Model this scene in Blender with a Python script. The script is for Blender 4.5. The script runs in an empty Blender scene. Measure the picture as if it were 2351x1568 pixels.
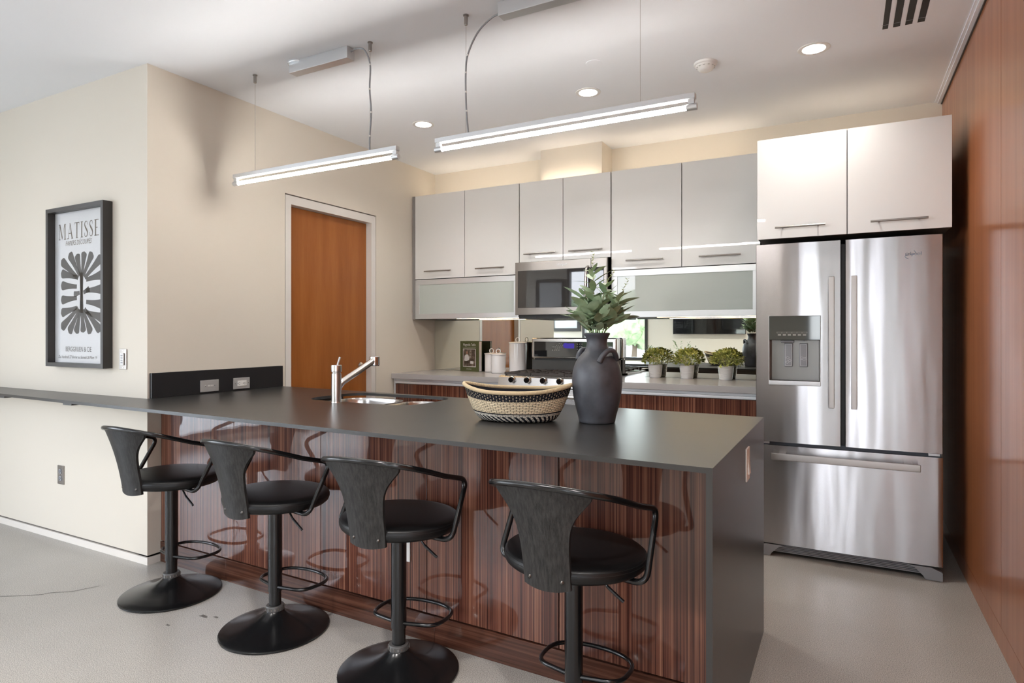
import bpy, bmesh, math, random
from mathutils import Vector, Matrix, Quaternion
random.seed(7)
PI = math.pi
D = bpy.data
S = bpy.context.scene
COL = S.collection

# ------------------------------------------------------------------ materials
def srgb(r, g, b):
    f = lambda c: (c/255/12.92) if c/255 <= 0.04045 else ((c/255+0.055)/1.055)**2.4
    return (f(r), f(g), f(b), 1.0)

def mat(name, col, rough=0.5, metal=0.0, coat=0.0, coat_rough=0.03, spec=0.5, **kw):
    m = D.materials.new(name); m.use_nodes = True
    b = m.node_tree.nodes['Principled BSDF']
    b.inputs['Base Color'].default_value = col
    b.inputs['Roughness'].default_value = rough
    b.inputs['Metallic'].default_value = metal
    b.inputs['Coat Weight'].default_value = coat
    b.inputs['Coat Roughness'].default_value = coat_rough
    b.inputs['Specular IOR Level'].default_value = spec
    for k, v in kw.items():
        b.inputs[k.replace('_', ' ')].default_value = v
    return m

def nd(m, t, **kw):
    n = m.node_tree.nodes.new(t)
    for k, v in kw.items():
        if hasattr(n, k): setattr(n, k, v)
        else: n.inputs[k].default_value = v
    return n

def ln(m, a, b): m.node_tree.links.new(a, b)
def bsdf(m): return m.node_tree.nodes['Principled BSDF']

def pos_map(m, scale, rot=(0, 0, 0)):
    g = nd(m, 'ShaderNodeNewGeometry')
    mp = nd(m, 'ShaderNodeMapping')
    mp.inputs['Scale'].default_value = scale
    mp.inputs['Rotation'].default_value = rot
    ln(m, g.outputs['Position'], mp.inputs['Vector'])
    return mp.outputs['Vector']

def noise(m, vec, scale, detail=4, rough=0.55):
    n = nd(m, 'ShaderNodeTexNoise'); n.inputs['Scale'].default_value = scale
    n.inputs['Detail'].default_value = detail; n.inputs['Roughness'].default_value = rough
    ln(m, vec, n.inputs['Vector']); return n.outputs['Fac']

def ramp(m, fac, stops):
    r = nd(m, 'ShaderNodeValToRGB'); cr = r.color_ramp
    while len(cr.elements) < len(stops): cr.elements.new(0.5)
    for e, (p, c) in zip(cr.elements, stops): e.position = p; e.color = c
    ln(m, fac, r.inputs['Fac']); return r.outputs['Color']

def bump(m, fac, strength=0.1, dist=0.002, coat=False):
    b = nd(m, 'ShaderNodeBump'); b.inputs['Strength'].default_value = strength
    b.inputs['Distance'].default_value = dist
    ln(m, fac, b.inputs['Height']); ln(m, b.outputs['Normal'], bsdf(m).inputs['Normal'])
    if coat: ln(m, b.outputs['Normal'], bsdf(m).inputs['Coat Normal'])

def emit(name, col, strength):
    m = D.materials.new(name); m.use_nodes = True
    nt = m.node_tree; nt.nodes.clear()
    e = nt.nodes.new('ShaderNodeEmission'); e.inputs['Color'].default_value = col
    e.inputs['Strength'].default_value = strength
    o = nt.nodes.new('ShaderNodeOutputMaterial'); nt.links.new(e.outputs[0], o.inputs[0]); return m

def wood(name, stops, scale, rough, coat, coat_rough=0.02, wav=0.0, nscale=1.0, rough2=None):
    m = mat(name, stops[0][1], rough, 0, coat, coat_rough, spec=0.12)
    v = pos_map(m, scale)
    f = noise(m, v, nscale, 6, 0.68)
    ln(m, ramp(m, f, stops), bsdf(m).inputs['Base Color'])
    if wav:
        w = noise(m, pos_map(m, (1, 1, 1)), 4.0, 2)
        b = nd(m, 'ShaderNodeBump'); b.inputs['Strength'].default_value = wav
        b.inputs['Distance'].default_value = 0.02
        ln(m, w, b.inputs['Height']); ln(m, b.outputs['Normal'], bsdf(m).inputs['Coat Normal'])
    return m

M = {}
def paint(name, col, rough=0.62):
    m = mat(name, col, rough, spec=0.3)
    f = noise(m, pos_map(m, (1, 1, 1)), 160, 3)
    bump(m, f, 0.05, 0.002)
    return m
M['wall'] = paint('wall_paint', (0.71, 0.655, 0.568, 1))
M['ceiling'] = paint('ceiling_paint', (0.86, 0.885, 0.925, 1), 0.8)
M['white_trim'] = mat('white_trim', (0.72, 0.69, 0.65, 1), 0.4)
M['base_trim'] = mat('base_trim', (0.78, 0.73, 0.67, 1), 0.45)
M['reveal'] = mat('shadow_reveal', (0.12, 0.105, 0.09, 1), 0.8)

# polished concrete
m = M['floor'] = mat('polished_concrete', (0.3, 0.28, 0.25, 1), 0.3, spec=0.5)
v = pos_map(m, (1, 1, 1))
big = noise(m, v, 1.1, 5, 0.6); fine = noise(m, v, 330, 2, 0.8)
mix = nd(m, 'ShaderNodeMix', data_type='RGBA', blend_type='OVERLAY')
mix.inputs[0].default_value = 0.8
ln(m, ramp(m, big, [(0.3, (0.34, 0.32, 0.29, 1)), (0.7, (0.41, 0.39, 0.36, 1))]), mix.inputs[6])
ln(m, ramp(m, fine, [(0.36, (0.1, 0.1, 0.1, 1)), (0.5, (0.5, 0.5, 0.5, 1)), (0.64, (0.9, 0.9, 0.9, 1))]), mix.inputs[7])
ln(m, mix.outputs[2], bsdf(m).inputs['Base Color'])
bump(m, fine, 0.006, 0.001)
M['crack'] = mat('crack_dark', (0.08, 0.075, 0.07, 1), 0.8)
M['stain'] = mat('floor_stain', (0.12, 0.11, 0.1, 1), 0.5)

# dark solid-surface slab
m = M['slab'] = mat('dark_slab', (0.022, 0.0205, 0.0195, 1), 0.3, spec=0.55)
f = noise(m, pos_map(m, (1, 1, 1)), 5, 5, 0.6)
ln(m, ramp(m, f, [(0.3, (0.022,)*3+(1,)), (0.7, (0.03, 0.028, 0.026, 1))]), bsdf(m).inputs['Base Color'])
M['upstand'] = mat('dark_upstand', (0.012, 0.0125, 0.0145, 1), 0.4)
M['quartz'] = mat('grey_quartz', (0.40, 0.385, 0.38, 1), 0.22)

M['zebra'] = wood('zebrano_gloss', [(0.33, (0.015, 0.005, 0.0045, 1)), (0.44, (0.078, 0.026, 0.018, 1)),
                 (0.54, (0.155, 0.058, 0.036, 1)), (0.66, (0.31, 0.148, 0.092, 1))], (125, 125, 0.45), 0.28, 1.0, 0.015, 0.05)
M['zebra_flat'] = wood('zebrano_horizontal', [(0.30, (0.022, 0.009, 0.006, 1)), (0.5, (0.075, 0.028, 0.017, 1)),
                 (0.72, (0.15, 0.068, 0.042, 1))], (0.9, 0.9, 60), 0.3, 0.7, 0.06)
M['veneer'] = wood('wall_veneer', [(0.25, (0.32, 0.105, 0.042, 1)), (0.5, (0.41, 0.145, 0.060, 1)), (0.75, (0.50, 0.195, 0.088, 1))],
                 (14, 14, 0.35), 0.36, 0.6, 0.17)
M['door_wood'] = wood('door_maple', [(0.25, (0.24, 0.078, 0.019, 1)), (0.5, (0.31, 0.104, 0.025, 1)), (0.75, (0.375, 0.14, 0.039, 1))],
                 (7, 7, 0.7), 0.38, 0.3, 0.25)

M['cab_white'] = mat('gloss_greige', (0.74, 0.735, 0.715, 1), 0.3, 0, 1.0, 0.012)
f = noise(M['cab_white'], pos_map(M['cab_white'], (1, 1, 1)), 9.0, 2)
b_ = nd(M['cab_white'], 'ShaderNodeBump'); b_.inputs['Strength'].default_value = 0.006; b_.inputs['Distance'].default_value = 0.02
ln(M['cab_white'], f, b_.inputs['Height']); ln(M['cab_white'], b_.outputs['Normal'], bsdf(M['cab_white']).inputs['Coat Normal'])
M['cab_body'] = mat('cabinet_taupe', (0.135, 0.12, 0.11, 1), 0.5)
M['cab_panel'] = mat('taupe_panel', (0.26, 0.245, 0.235, 1), 0.45)

def brushed(name, col, rough, aniso=0.8, tang=(0, 0, 1)):
    m = mat(name, col, rough, 1.0)
    b = bsdf(m); b.inputs['Anisotropic'].default_value = aniso
    c = nd(m, 'ShaderNodeCombineXYZ')
    for i in range(3): c.inputs[i].default_value = tang[i]
    ln(m, c.outputs[0], b.inputs['Tangent'])
    return m
M['steel'] = brushed('brushed_stainless', (0.60, 0.575, 0.56, 1), 0.24)
# gentle sheet-metal waviness on the refrigerator doors
m = M['fridge_steel'] = brushed('fridge_stainless', (0.47, 0.45, 0.455, 1), 0.25, 0.94)
f = noise(m, pos_map(m, (3.4, 1, 0.38)), 1.7, 2, 0.4)
bump(m, f, 0.15, 0.04)
M['handle_steel'] = mat('handle_steel', (0.42, 0.39, 0.37, 1), 0.36, 1.0)
M['letter_blue'] = mat('letter_blue_grey', (0.10, 0.12, 0.16, 1), 0.35, 0.6)
M['steel_dark'] = brushed('dark_stainless', (0.27, 0.245, 0.23, 1), 0.28)
M['steel_sm'] = mat('satin_steel', (0.60, 0.58, 0.56, 1), 0.25, 1.0)
M['nickel'] = mat('brushed_nickel', (0.36, 0.335, 0.31, 1), 0.32, 1.0)
M['dark_bolt'] = mat('dark_bolt', (0.11, 0.105, 0.10, 1), 0.35, 1.0)
M['chrome'] = mat('chrome', (0.75, 0.75, 0.75, 1), 0.1, 1.0)
M['alu'] = mat('anodised_aluminium', (0.66, 0.67, 0.68, 1), 0.38, 0.7)
M['alu_bright'] = mat('bright_aluminium', (0.78, 0.79, 0.82, 1), 0.42, 0.5)
M['black_gloss'] = mat('black_glass', (0.006, 0.006, 0.007, 1), 0.03, spec=0.6)
M['mw_glass'] = mat('microwave_glass', (0.03, 0.028, 0.027, 1), 0.02, spec=0.9)
M['black_plastic'] = mat('black_plastic', (0.014, 0.014, 0.016, 1), 0.4)
M['dark_grey'] = mat('dark_grey_paint', (0.07, 0.068, 0.066, 1), 0.45)
M['grey_plastic'] = mat('grey_plastic', (0.28, 0.29, 0.31, 1), 0.45)
M['iron'] = mat('cast_iron', (0.055, 0.046, 0.042, 1), 0.6)
M['white_gloss'] = mat('white_ceramic', (0.74, 0.73, 0.73, 1), 0.12, coat=0.6)
M['white_plastic'] = mat('white_plastic', (0.75, 0.74, 0.72, 1), 0.35)
M['mirror'] = mat('mirror_silver', (0.80, 0.84, 0.79, 1), 0.0, 1.0)
M['frost'] = mat('frosted_glass', (0.47, 0.515, 0.48, 1), 0.5, 0, 1.0, 0.015)
M['led'] = emit('led_warm', (1.0, 0.68, 0.36, 1), 11.0)
M['led_up'] = emit('led_warm_up', (1.0, 0.82, 0.62, 1), 11.0)
M['tube'] = emit('tube_white', (1.0, 0.955, 0.90, 1), 31.0)
M['lens'] = emit('downlight_lens', (1.0, 0.95, 0.89, 1), 200.0)
M['display'] = emit('display_violet', (0.10, 0.07, 0.5, 1), 0.25)
M['icon'] = mat('icon_grey', (0.5, 0.48, 0.45, 1), 0.5)
M['icon_white'] = mat('icon_white', (0.8, 0.82, 0.85, 1), 0.5)
M['print'] = mat('print_paper', (0.76, 0.77, 0.79, 1), 0.6)
M['ink'] = mat('ink_charcoal', (0.055, 0.055, 0.056, 1), 0.6)
M['ink_brown'] = mat('ink_brown', (0.13, 0.105, 0.075, 1), 0.6)
M['frame_black'] = mat('black_frame', (0.036, 0.033, 0.031, 1), 0.4)
M['book_green'] = mat('book_green', (0.065, 0.075, 0.022, 1), 0.45)
M['paper'] = mat('page_edges', (0.66, 0.62, 0.63, 1), 0.7)
M['can_white'] = mat('reflector_white', (0.86, 0.85, 0.83, 1), 0.35)
M['sky_grey'] = mat('vent_black', (0.012, 0.012, 0.013, 1), 0.6)

# stools
m = M['stool_metal'] = mat('stool_black_metal', (0.006, 0.0062, 0.0068, 1), 0.22, 0.0, spec=0.5)
m = M['leather'] = mat('black_leather', (0.0035, 0.0035, 0.004, 1), 0.42, spec=0.35)
bump(m, noise(m, pos_map(m, (1, 1, 1)), 420, 3), 0.12, 0.001)
m = M['black_wood'] = mat('black_stained_wood', (0.03, 0.03, 0.03, 1), 0.45)
tc = nd(m, 'ShaderNodeTexCoord'); mp = nd(m, 'ShaderNodeMapping'); mp.inputs['Scale'].default_value = (130, 130, 5)
ln(m, tc.outputs['Object'], mp.inputs['Vector'])
f = noise(m, mp.outputs['Vector'], 1.0, 5, 0.7)
ln(m, ramp(m, f, [(0.35, (0.008, 0.0078, 0.0078, 1)), (0.65, (0.034, 0.033, 0.032, 1))]), bsdf(m).inputs['Base Color'])
bsdf(m).inputs['Specular IOR Level'].default_value = 0.3
bump(m, f, 0.15, 0.001)
M['stitch'] = mat('seam_black', (0.004, 0.004, 0.004, 1), 0.6)

# vase clay
m = M['clay'] = mat('charcoal_clay', (0.03, 0.031, 0.034, 1), 0.42, spec=0.5)
v = pos_map(m, (1, 1, 1))
f = noise(m, v, 9, 5, 0.6); g = noise(m, v, 260, 2, 0.6)
ln(m, ramp(m, f, [(0.3, (0.040, 0.040, 0.044, 1)), (0.7, (0.095, 0.104, 0.125, 1))]), bsdf(m).inputs['Base Color'])
bump(m, g, 0.12, 0.001)

def leafmat(name, c0, c1, scale=30):
    m = mat(name, c0, 0.45, spec=0.4)
    f = noise(m, pos_map(m, (1, 1, 1)), scale, 3)
    ln(m, ramp(m, f, [(0.35, c0), (0.65, c1)]), bsdf(m).inputs['Base Color'])
    bsdf(m).inputs['Transmission Weight'].default_value = 0.0
    return m
M['sage'] = leafmat('sage_leaf', (0.26, 0.37, 0.22, 1), (0.43, 0.53, 0.36, 1), 14)
M['sage_tip'] = leafmat('pale_tip', (0.36, 0.41, 0.20, 1), (0.50, 0.52, 0.28, 1))
M['stem'] = mat('stem_green', (0.24, 0.25, 0.11, 1), 0.6)
M['box_a'] = leafmat('boxwood_leaf', (0.19, 0.25, 0.04, 1), (0.68, 0.68, 0.22, 1), 42)
M['tree_leaf'] = leafmat('tree_leaf', (0.16, 0.22, 0.11, 1), (0.30, 0.36, 0.20, 1), 3)
M['bark'] = mat('bark', (0.10, 0.07, 0.05, 1), 0.9)
M['pave'] = mat('pale_paving', (0.42, 0.41, 0.39, 1), 0.8)
M['tan'] = mat('tan_ceramic', (0.50, 0.36, 0.24, 1), 0.5)

# window glass: clear pane with a Fresnel reflection
m = M['pane'] = D.materials.new('clear_pane'); m.use_nodes = True
nt = m.node_tree; nt.nodes.clear()
tr = nt.nodes.new('ShaderNodeBsdfTransparent'); gl = nt.nodes.new('ShaderNodeBsdfGlossy')
gl.inputs['Roughness'].default_value = 0.0
lw = nt.nodes.new('ShaderNodeLayerWeight'); lw.inputs['Blend'].default_value = 0.5
pw = nt.nodes.new('ShaderNodeMath'); pw.operation = 'POWER'; pw.inputs[1].default_value = 5.0
fr = nt.nodes.new('ShaderNodeMath'); fr.operation = 'MULTIPLY_ADD'; fr.inputs[1].default_value = 0.96; fr.inputs[2].default_value = 0.04
nt.links.new(lw.outputs['Facing'], pw.inputs[0]); nt.links.new(pw.outputs[0], fr.inputs[0])
mx = nt.nodes.new('ShaderNodeMixShader'); ou = nt.nodes.new('ShaderNodeOutputMaterial')
nt.links.new(fr.outputs[0], mx.inputs[0]); nt.links.new(tr.outputs[0], mx.inputs[1])
nt.links.new(gl.outputs[0], mx.inputs[2]); nt.links.new(mx.outputs[0], ou.inputs[0])

# woven basket: uses the UV map (u around, v up)
def basket_mat():
    m = mat('woven_basket', (0.6, 0.5, 0.35, 1), 0.75, spec=0.2)
    uv = nd(m, 'ShaderNodeUVMap'); sp = nd(m, 'ShaderNodeSeparateXYZ'); ln(m, uv.outputs['UV'], sp.inputs[0])
    cream = (0.70, 0.58, 0.40, 1); navy = (0.009, 0.0105, 0.017, 1); white = (0.62, 0.58, 0.50, 1)
    def math_(op, a, b=None):
        n = nd(m, 'ShaderNodeMath', operation=op)
        for i, x in enumerate((a, b)):
            if x is None: continue
            if isinstance(x, (int, float)): n.inputs[i].default_value = x
            else: ln(m, x, n.inputs[i])
        return n.outputs[0]
    def mixc(fac, a, b):
        n = nd(m, 'ShaderNodeMix', data_type='RGBA')
        ln(m, fac, n.inputs[0])
        for i, x in ((6, a), (7, b)):
            if isinstance(x, tuple): n.inputs[i].default_value = x
            else: ln(m, x, n.inputs[i])
        return n.outputs[2]
    u, v = sp.outputs[0], sp.outputs[1]
    # ROWS rows of weft, alternating over and under the COLS stakes
    ROWS, COLS = 18, 50
    row = math_('MULTIPLY', v, ROWS); rf = math_('FLOOR', row)
    half = math_('MULTIPLY', math_('MODULO', rf, 2.0), 0.5)
    cu = math_('ADD', math_('MULTIPLY', u, COLS), half)
    wx = math_('ABSOLUTE', math_('SINE', math_('MULTIPLY', cu, PI)))
    wy = math_('ABSOLUTE', math_('SINE', math_('MULTIPLY', row, PI)))
    h = math_('MULTIPLY', math_('POWER', wx, 0.5), math_('POWER', wy, 0.6))
    # colour bands
    diag = math_('FRACT', math_('ADD', math_('MULTIPLY', u, 44.0), math_('MULTIPLY', row, 0.33)))
    dsel = math_('GREATER_THAN', diag, 0.5)
    low = mixc(dsel, white, navy)
    b1 = math_('GREATER_THAN', v, 0.20)
    c = mixc(b1, low, white)
    c = mixc(math_('GREATER_THAN', v, 0.265), c, navy)
    c = mixc(math_('GREATER_THAN', v, 0.305), c, cream)
    c = mixc(math_('GREATER_THAN', v, 0.70), c, navy)
    gap = math_('LESS_THAN', h, 0.30)
    dot = mixc(math_('GREATER_THAN', v, 0.70), navy, cream)
    tiny = math_('MULTIPLY', gap, math_('LESS_THAN', wx, 0.42))
    c = mixc(math_('MULTIPLY', tiny, 0.9), c, dot)
    ln(m, c, bsdf(m).inputs['Base Color'])
    bump(m, h, 0.6, 0.003)
    return m
M['basket'] = basket_mat()
M['basket_in'] = mat('basket_inside', (0.02, 0.021, 0.027, 1), 0.8, spec=0.2)
m = M['basket_rim'] = mat('basket_rim', (0.62, 0.49, 0.31, 1), 0.75, spec=0.2)
w_ = nd(m, 'ShaderNodeTexWave'); w_.inputs['Scale'].default_value = 90; w_.inputs['Distortion'].default_value = 1.5
ln(m, pos_map(m, (1, 1, 0.2)), w_.inputs['Vector']); bump(m, w_.outputs['Fac'], 0.5, 0.003)
# cover photograph on the cookbook: soft brown patches
m = M['cover_photo'] = mat('cover_photo', (0.1, 0.07, 0.05, 1), 0.4)
f = noise(m, pos_map(m, (1, 1, 1)), 28, 3)
ln(m, ramp(m, f, [(0.35, (0.035, 0.022, 0.016, 1)), (0.6, (0.16, 0.115, 0.08, 1)), (0.75, (0.42, 0.40, 0.40, 1))]), bsdf(m).inputs['Base Color'])
M['shirt'] = mat('cover_shirt', (0.6, 0.58, 0.57, 1), 0.5)
M['skin'] = mat('cover_skin', (0.35, 0.19, 0.13, 1), 0.5)

# ------------------------------------------------------------------ mesh helpers
def nbm(): return bmesh.new()

def box(bm, x0, x1, y0, y1, z0, z1, bev=0.0, seg=2):
    t = bmesh.new()
    bmesh.ops.create_cube(t, size=1.0)
    for v in t.verts:
        v.co = Vector(((x0+x1)/2+v.co.x*(x1-x0), (y0+y1)/2+v.co.y*(y1-y0), (z0+z1)/2+v.co.z*(z1-z0)))
    if bev > 0:
        bmesh.ops.bevel(t, geom=list(t.edges), offset=bev, segments=seg, affect='EDGES', profile=0.5)
    merge(bm, t)

def merge(bm, t, mtx=None):
    me = D.meshes.new('tmp')
    if mtx is not None: bmesh.ops.transform(t, matrix=mtx, verts=t.verts)
    t.to_mesh(me); t.free(); bm.from_mesh(me); D.meshes.remove(me)

def lathe(bm, prof, seg=32, c=(0, 0, 0), mtx=None):
    t = bmesh.new(); rings = []
    for r, z in prof:
        if r <= 1e-6: rings.append([t.verts.new((0, 0, z))])
        else: rings.append([t.verts.new((r*math.cos(2*PI*i/seg), r*math.sin(2*PI*i/seg), z)) for i in range(seg)])
    for a, b in zip(rings, rings[1:]):
        for i in range(seg):
            j = (i+1) % seg
            if len(a) == 1 and len(b) == 1: continue
            if len(a) == 1: t.faces.new((a[0], b[i], b[j]))
            elif len(b) == 1: t.faces.new((a[i], a[j], b[0]))
            else: t.faces.new((a[i], a[j], b[j], b[i]))
    mm = Matrix.Translation(c)
    if mtx is not None: mm = mm @ mtx
    merge(bm, t, mm)

def tube(bm, pts, r, seg=10, cap=True, closed=False):
    pts = [Vector(p) for p in pts]; n = len(pts)
    rr = r if isinstance(r, (list, tuple)) else [r]*n
    t = bmesh.new(); rings = []
    tan = []
    for i in range(n):
        if closed: d = pts[(i+1) % n]-pts[i-1]
        elif i == 0: d = pts[1]-pts[0]
        elif i == n-1: d = pts[-1]-pts[-2]
        else: d = (pts[i+1]-pts[i]).normalized()+(pts[i]-pts[i-1]).normalized()
        tan.append(d.normalized())
    up = Vector((0, 0, 1)) if abs(tan[0].z) < 0.9 else Vector((1, 0, 0))
    nrm = (up-tan[0]*up.dot(tan[0])).normalized()
    for i in range(n):
        if i > 0:
            q = tan[i-1].rotation_difference(tan[i]); nrm = q @ nrm
            nrm = (nrm-tan[i]*nrm.dot(tan[i])).normalized()
        bi = tan[i].cross(nrm)
        rings.append([t.verts.new(pts[i]+(nrm*math.cos(2*PI*k/seg)+bi*math.sin(2*PI*k/seg))*rr[i]) for k in range(seg)])
    prs = list(zip(rings, rings[1:]))
    if closed: prs.append((rings[-1], rings[0]))
    for a, b in prs:
        for k in range(seg): t.faces.new((a[k], a[(k+1) % seg], b[(k+1) % seg], b[k]))
    if cap and not closed:
        t.faces.new(list(reversed(rings[0]))); t.faces.new(rings[-1])
    merge(bm, t)

def cyl(bm, a, b, r, seg=20): tube(bm, [a, b], r, seg)

def fillet(pts, rad, n=6):
    P = [Vector(p) for p in pts]; out = [P[0]]
    rads = rad if isinstance(rad, (list, tuple)) else [rad]*len(P)
    for i in range(1, len(P)-1):
        a, b, c = P[i-1], P[i], P[i+1]
        d1 = min(rads[i], (a-b).length*0.49); d2 = min(rads[i], (c-b).length*0.49)
        s = b+(a-b).normalized()*d1; e = b+(c-b).normalized()*d2
        for k in range(n+1):
            t = k/n; out.append(s*(1-t)**2+b*2*t*(1-t)+e*t*t)
    out.append(P[-1]); return out

def spline(pts, n=8, closed=False):
    P = [Vector(p) for p in pts]; N = len(P); out = []
    rng = range(N if closed else N-1)
    for i in rng:
        if closed: p0, p1, p2, p3 = P[i-1], P[i], P[(i+1) % N], P[(i+2) % N]
        else: p0, p1, p2, p3 = P[max(i-1, 0)], P[i], P[i+1], P[min(i+2, N-1)]
        for k in range(n):
            t = k/n
            out.append(0.5*((2*p1)+(p2-p0)*t+(2*p0-5*p1+4*p2-p3)*t*t+(-p0+3*p1-3*p2+p3)*t**3))
    if not closed: out.append(P[-1])
    return out

def prism(bm, poly, z0, z1, hole=None, mtx=None):
    t = bmesh.new(); edges = []
    for loop in [poly]+(hole if hole else []):
        vs = [t.verts.new((p[0], p[1], z0)) for p in loop]
        edges += [t.edges.new((vs[i], vs[(i+1) % len(vs)])) for i in range(len(vs))]
    r = bmesh.ops.triangle_fill(t, edges=edges, use_beauty=True, use_dissolve=False)
    fs = [f for f in r['geom'] if isinstance(f, bmesh.types.BMFace)]
    e = bmesh.ops.extrude_face_region(t, geom=fs)
    for v in [g for g in e['geom'] if isinstance(g, bmesh.types.BMVert)]: v.co.z = z1
    merge(bm, t, mtx)

def obj(name, bm, m, parent=None, smooth=40, world=True, label=None):
    """One mesh object.  world=True: bm is in world coordinates and the parent is an unrotated Empty."""
    if parent is not None and world:
        q = parent; off = Vector((0, 0, 0))
        while q is not None: off += Vector(q.location); q = q.parent
        bmesh.ops.translate(bm, vec=-off, verts=bm.verts)
    bmesh.ops.recalc_face_normals(bm, faces=bm.faces)
    th = math.radians(smooth)
    for f in bm.faces: f.smooth = True
    for e in bm.edges:
        e.smooth = len(e.link_faces) == 2 and e.calc_face_angle(0) < th
    me = D.meshes.new(name); bm.to_mesh(me); bm.free()
    if isinstance(m, str): m = M[m]
    me.materials.append(m)
    o = D.objects.new(name, me); COL.objects.link(o)
    if len(me.polygons) < 6000: o.modifiers.new('weighted_normals', 'WEIGHTED_NORMAL').keep_sharp = True
    if parent is not None: o.parent = parent
    if label: o['label'] = label
    return o

def thing(name, label, cat, loc=(0, 0, 0), rotz=0, group=None):
    o = D.objects.new(name, None); COL.objects.link(o); o.empty_display_size = 0.1
    o.location = loc; o.rotation_euler = (0, 0, rotz); o['label'] = label; o['category'] = cat
    if group: o['group'] = group
    return o

def tag(o, label, cat, group=None):
    o['label'] = label; o['category'] = cat
    if group: o['group'] = group
    return o

def struct(name, bm, m, parent=None, label=None):
    o = obj(name, bm, m, parent)
    if parent is None: o['kind'] = 'structure'
    if label: o['label'] = label
    return o

def sempty(name, loc, label=None):
    o = D.objects.new(name, None); COL.objects.link(o); o.location = loc; o['kind'] = 'structure'
    if label: o['label'] = label
    return o

def bx(name, m, x0, x1, y0, y1, z0, z1, bev=0.0, parent=None, world=True, label=None):
    bm = nbm(); box(bm, x0, x1, y0, y1, z0, z1, bev); return obj(name, bm, m, parent, 40, world, label)

def text_bm(txt, size, mtx, shear=0.0, ext=0.0004, align='LEFT', space=1.0, width=1.0):
    cu = D.curves.new('t', 'FONT'); cu.body = txt; cu.size = size; cu.shear = shear; cu.extrude = ext
    cu.align_x = align; cu.space_character = space; cu.resolution_u = 3
    o = D.objects.new('t', cu)
    me = D.meshes.new_from_object(o)
    bm = nbm(); bm.from_mesh(me); D.meshes.remove(me); D.objects.remove(o); D.curves.remove(cu)
    bmesh.ops.remove_doubles(bm, verts=bm.verts, dist=1e-6)
    bmesh.ops.transform(bm, matrix=mtx @ Matrix.Diagonal((width, 1, 1, 1)), verts=bm.verts)
    return bm

def front(x, y, z):      # text plane facing -Y at a point
    return Matrix.Translation((x, y, z)) @ Matrix.Rotation(PI/2, 4, 'X')

# ------------------------------------------------------------------ camera
cam = D.cameras.new('camera'); co = D.objects.new('camera', cam); COL.objects.link(co)
cam.sensor_width = 36.0; cam.lens = 1428.6/2351*36; cam.shift_y = -(784-765.9)/2351
co.location = (0, 0, 1.28); co.rotation_euler = (PI/2, 0, math.radians(28.06))
cam.clip_start = 0.02; S.camera = co

# ------------------------------------------------------------------ room shell
H = 2.772; XW, YW, YB, XR = -3.392, 2.084, 4.825, 0.558
XL, YR, XR2, YE = -6.6, -3.2, 3.2, -0.6
bm = nbm(); box(bm, XL-0.15, XR2+0.15, YR-0.15, YB+0.15, -0.12, 0.0); floor_ = struct('floor', bm, 'floor')
DL = [-2.645, -1.395, -0.138]; DLY = 3.618; DL2 = [(x, y) for y in (0.45, -1.7) for x in (-2.645, -1.395, -0.138)]
bm = nbm(); prism(bm, [(XL-0.15, YR-0.15), (0.518, YR-0.15), (0.518, YB+0.15), (XL-0.15, YB+0.15)], H, H+0.12,
    [[(x+0.058*math.cos(2*PI*k/40), DLY+0.058*math.sin(2*PI*k/40)) for k in range(40)] for x in DL]+[[(x+0.058*math.cos(2*PI*k/40), y+0.058*math.sin(2*PI*k/40)) for k in range(40)] for x, y in DL2])
box(bm, 0.518, XR+0.15, YE, YB+0.15, H+0.03, H+0.12); box(bm, 0.518, XR2+0.15, YR-0.15, YE, H, H+0.12)
struct('ceiling', bm, 'ceiling')
bm = nbm(); box(bm, XL-0.15, XR+0.15, YB, YB+0.12, 0, H); struct('wall_back', bm, 'wall')
# boxed duct chase over the wall cabinets
bm = nbm(); box(bm, -2.18, -1.655, 4.588, YB, 2.50, H); struct('wall_chase', bm, 'wall')
# print wall (faces the camera) and door wall (faces the kitchen)
ZB = 0.053
bm = nbm()
box(bm, XL, XW, YW, YW+0.12, ZB, H)
DY0, DY1, DZ = 3.043, 3.990, 2.248
box(bm, XW-0.12, XW, YW+0.12, DY0, ZB, H); box(bm, XW-0.12, XW, DY1, YB, ZB, H)
box(bm, XW-0.12, XW, DY0, DY1, DZ, H)
struct('wall_left', bm, 'wall')
bm = nbm()
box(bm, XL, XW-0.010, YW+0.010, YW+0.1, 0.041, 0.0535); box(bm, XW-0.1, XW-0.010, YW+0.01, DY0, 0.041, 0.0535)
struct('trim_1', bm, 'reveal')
bm = nbm()
box(bm, XL, XW, YW, YW+0.10, 0, 0.041); box(bm, XW-0.1, XW, YW+0.1, DY0, 0, 0.041); box(bm, XW-0.1, XW, DY1, 4.2, 0, 0.041)
struct('baseboard_left', bm, 'base_trim')
# wood panelled wall on the right
bm = nbm()
box(bm, XR, XR+0.12, YE, 3.13, 0.10, 2.752); box(bm, XR, XR+0.12, 3.134, YB, 0.10, 2.752)
box(bm, XR+0.008, XR+0.12, YE, YB, 0.0, 2.752)
struct('wall_right', bm, 'veneer')
bm = nbm(); box(bm, XR+0.002, XR+0.10, YE, YB, 0, 0.094); struct('baseboard_right', bm, 'veneer')
bm = nbm(); box(bm, 0.518, 0.533, YE, YB, H-0.006, H+0.03); box(bm, 0.533, 0.551, YE, YB, H-0.012, H+0.03)
struct('trim_2', bm, 'ceiling')
bm = nbm(); box(bm, 0.551, XR+0.12, YE, YB, 2.753, H+0.03); struct('trim_3', bm, 'frame_black')
bm = nbm(); box(bm, XR+0.12, XR2, YE, YE+0.12, 0, H); box(bm, XR2, XR2+0.15, YR-0.15, YE+0.12, 0, H); struct('wall_far_right', bm, 'wall')
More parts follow.
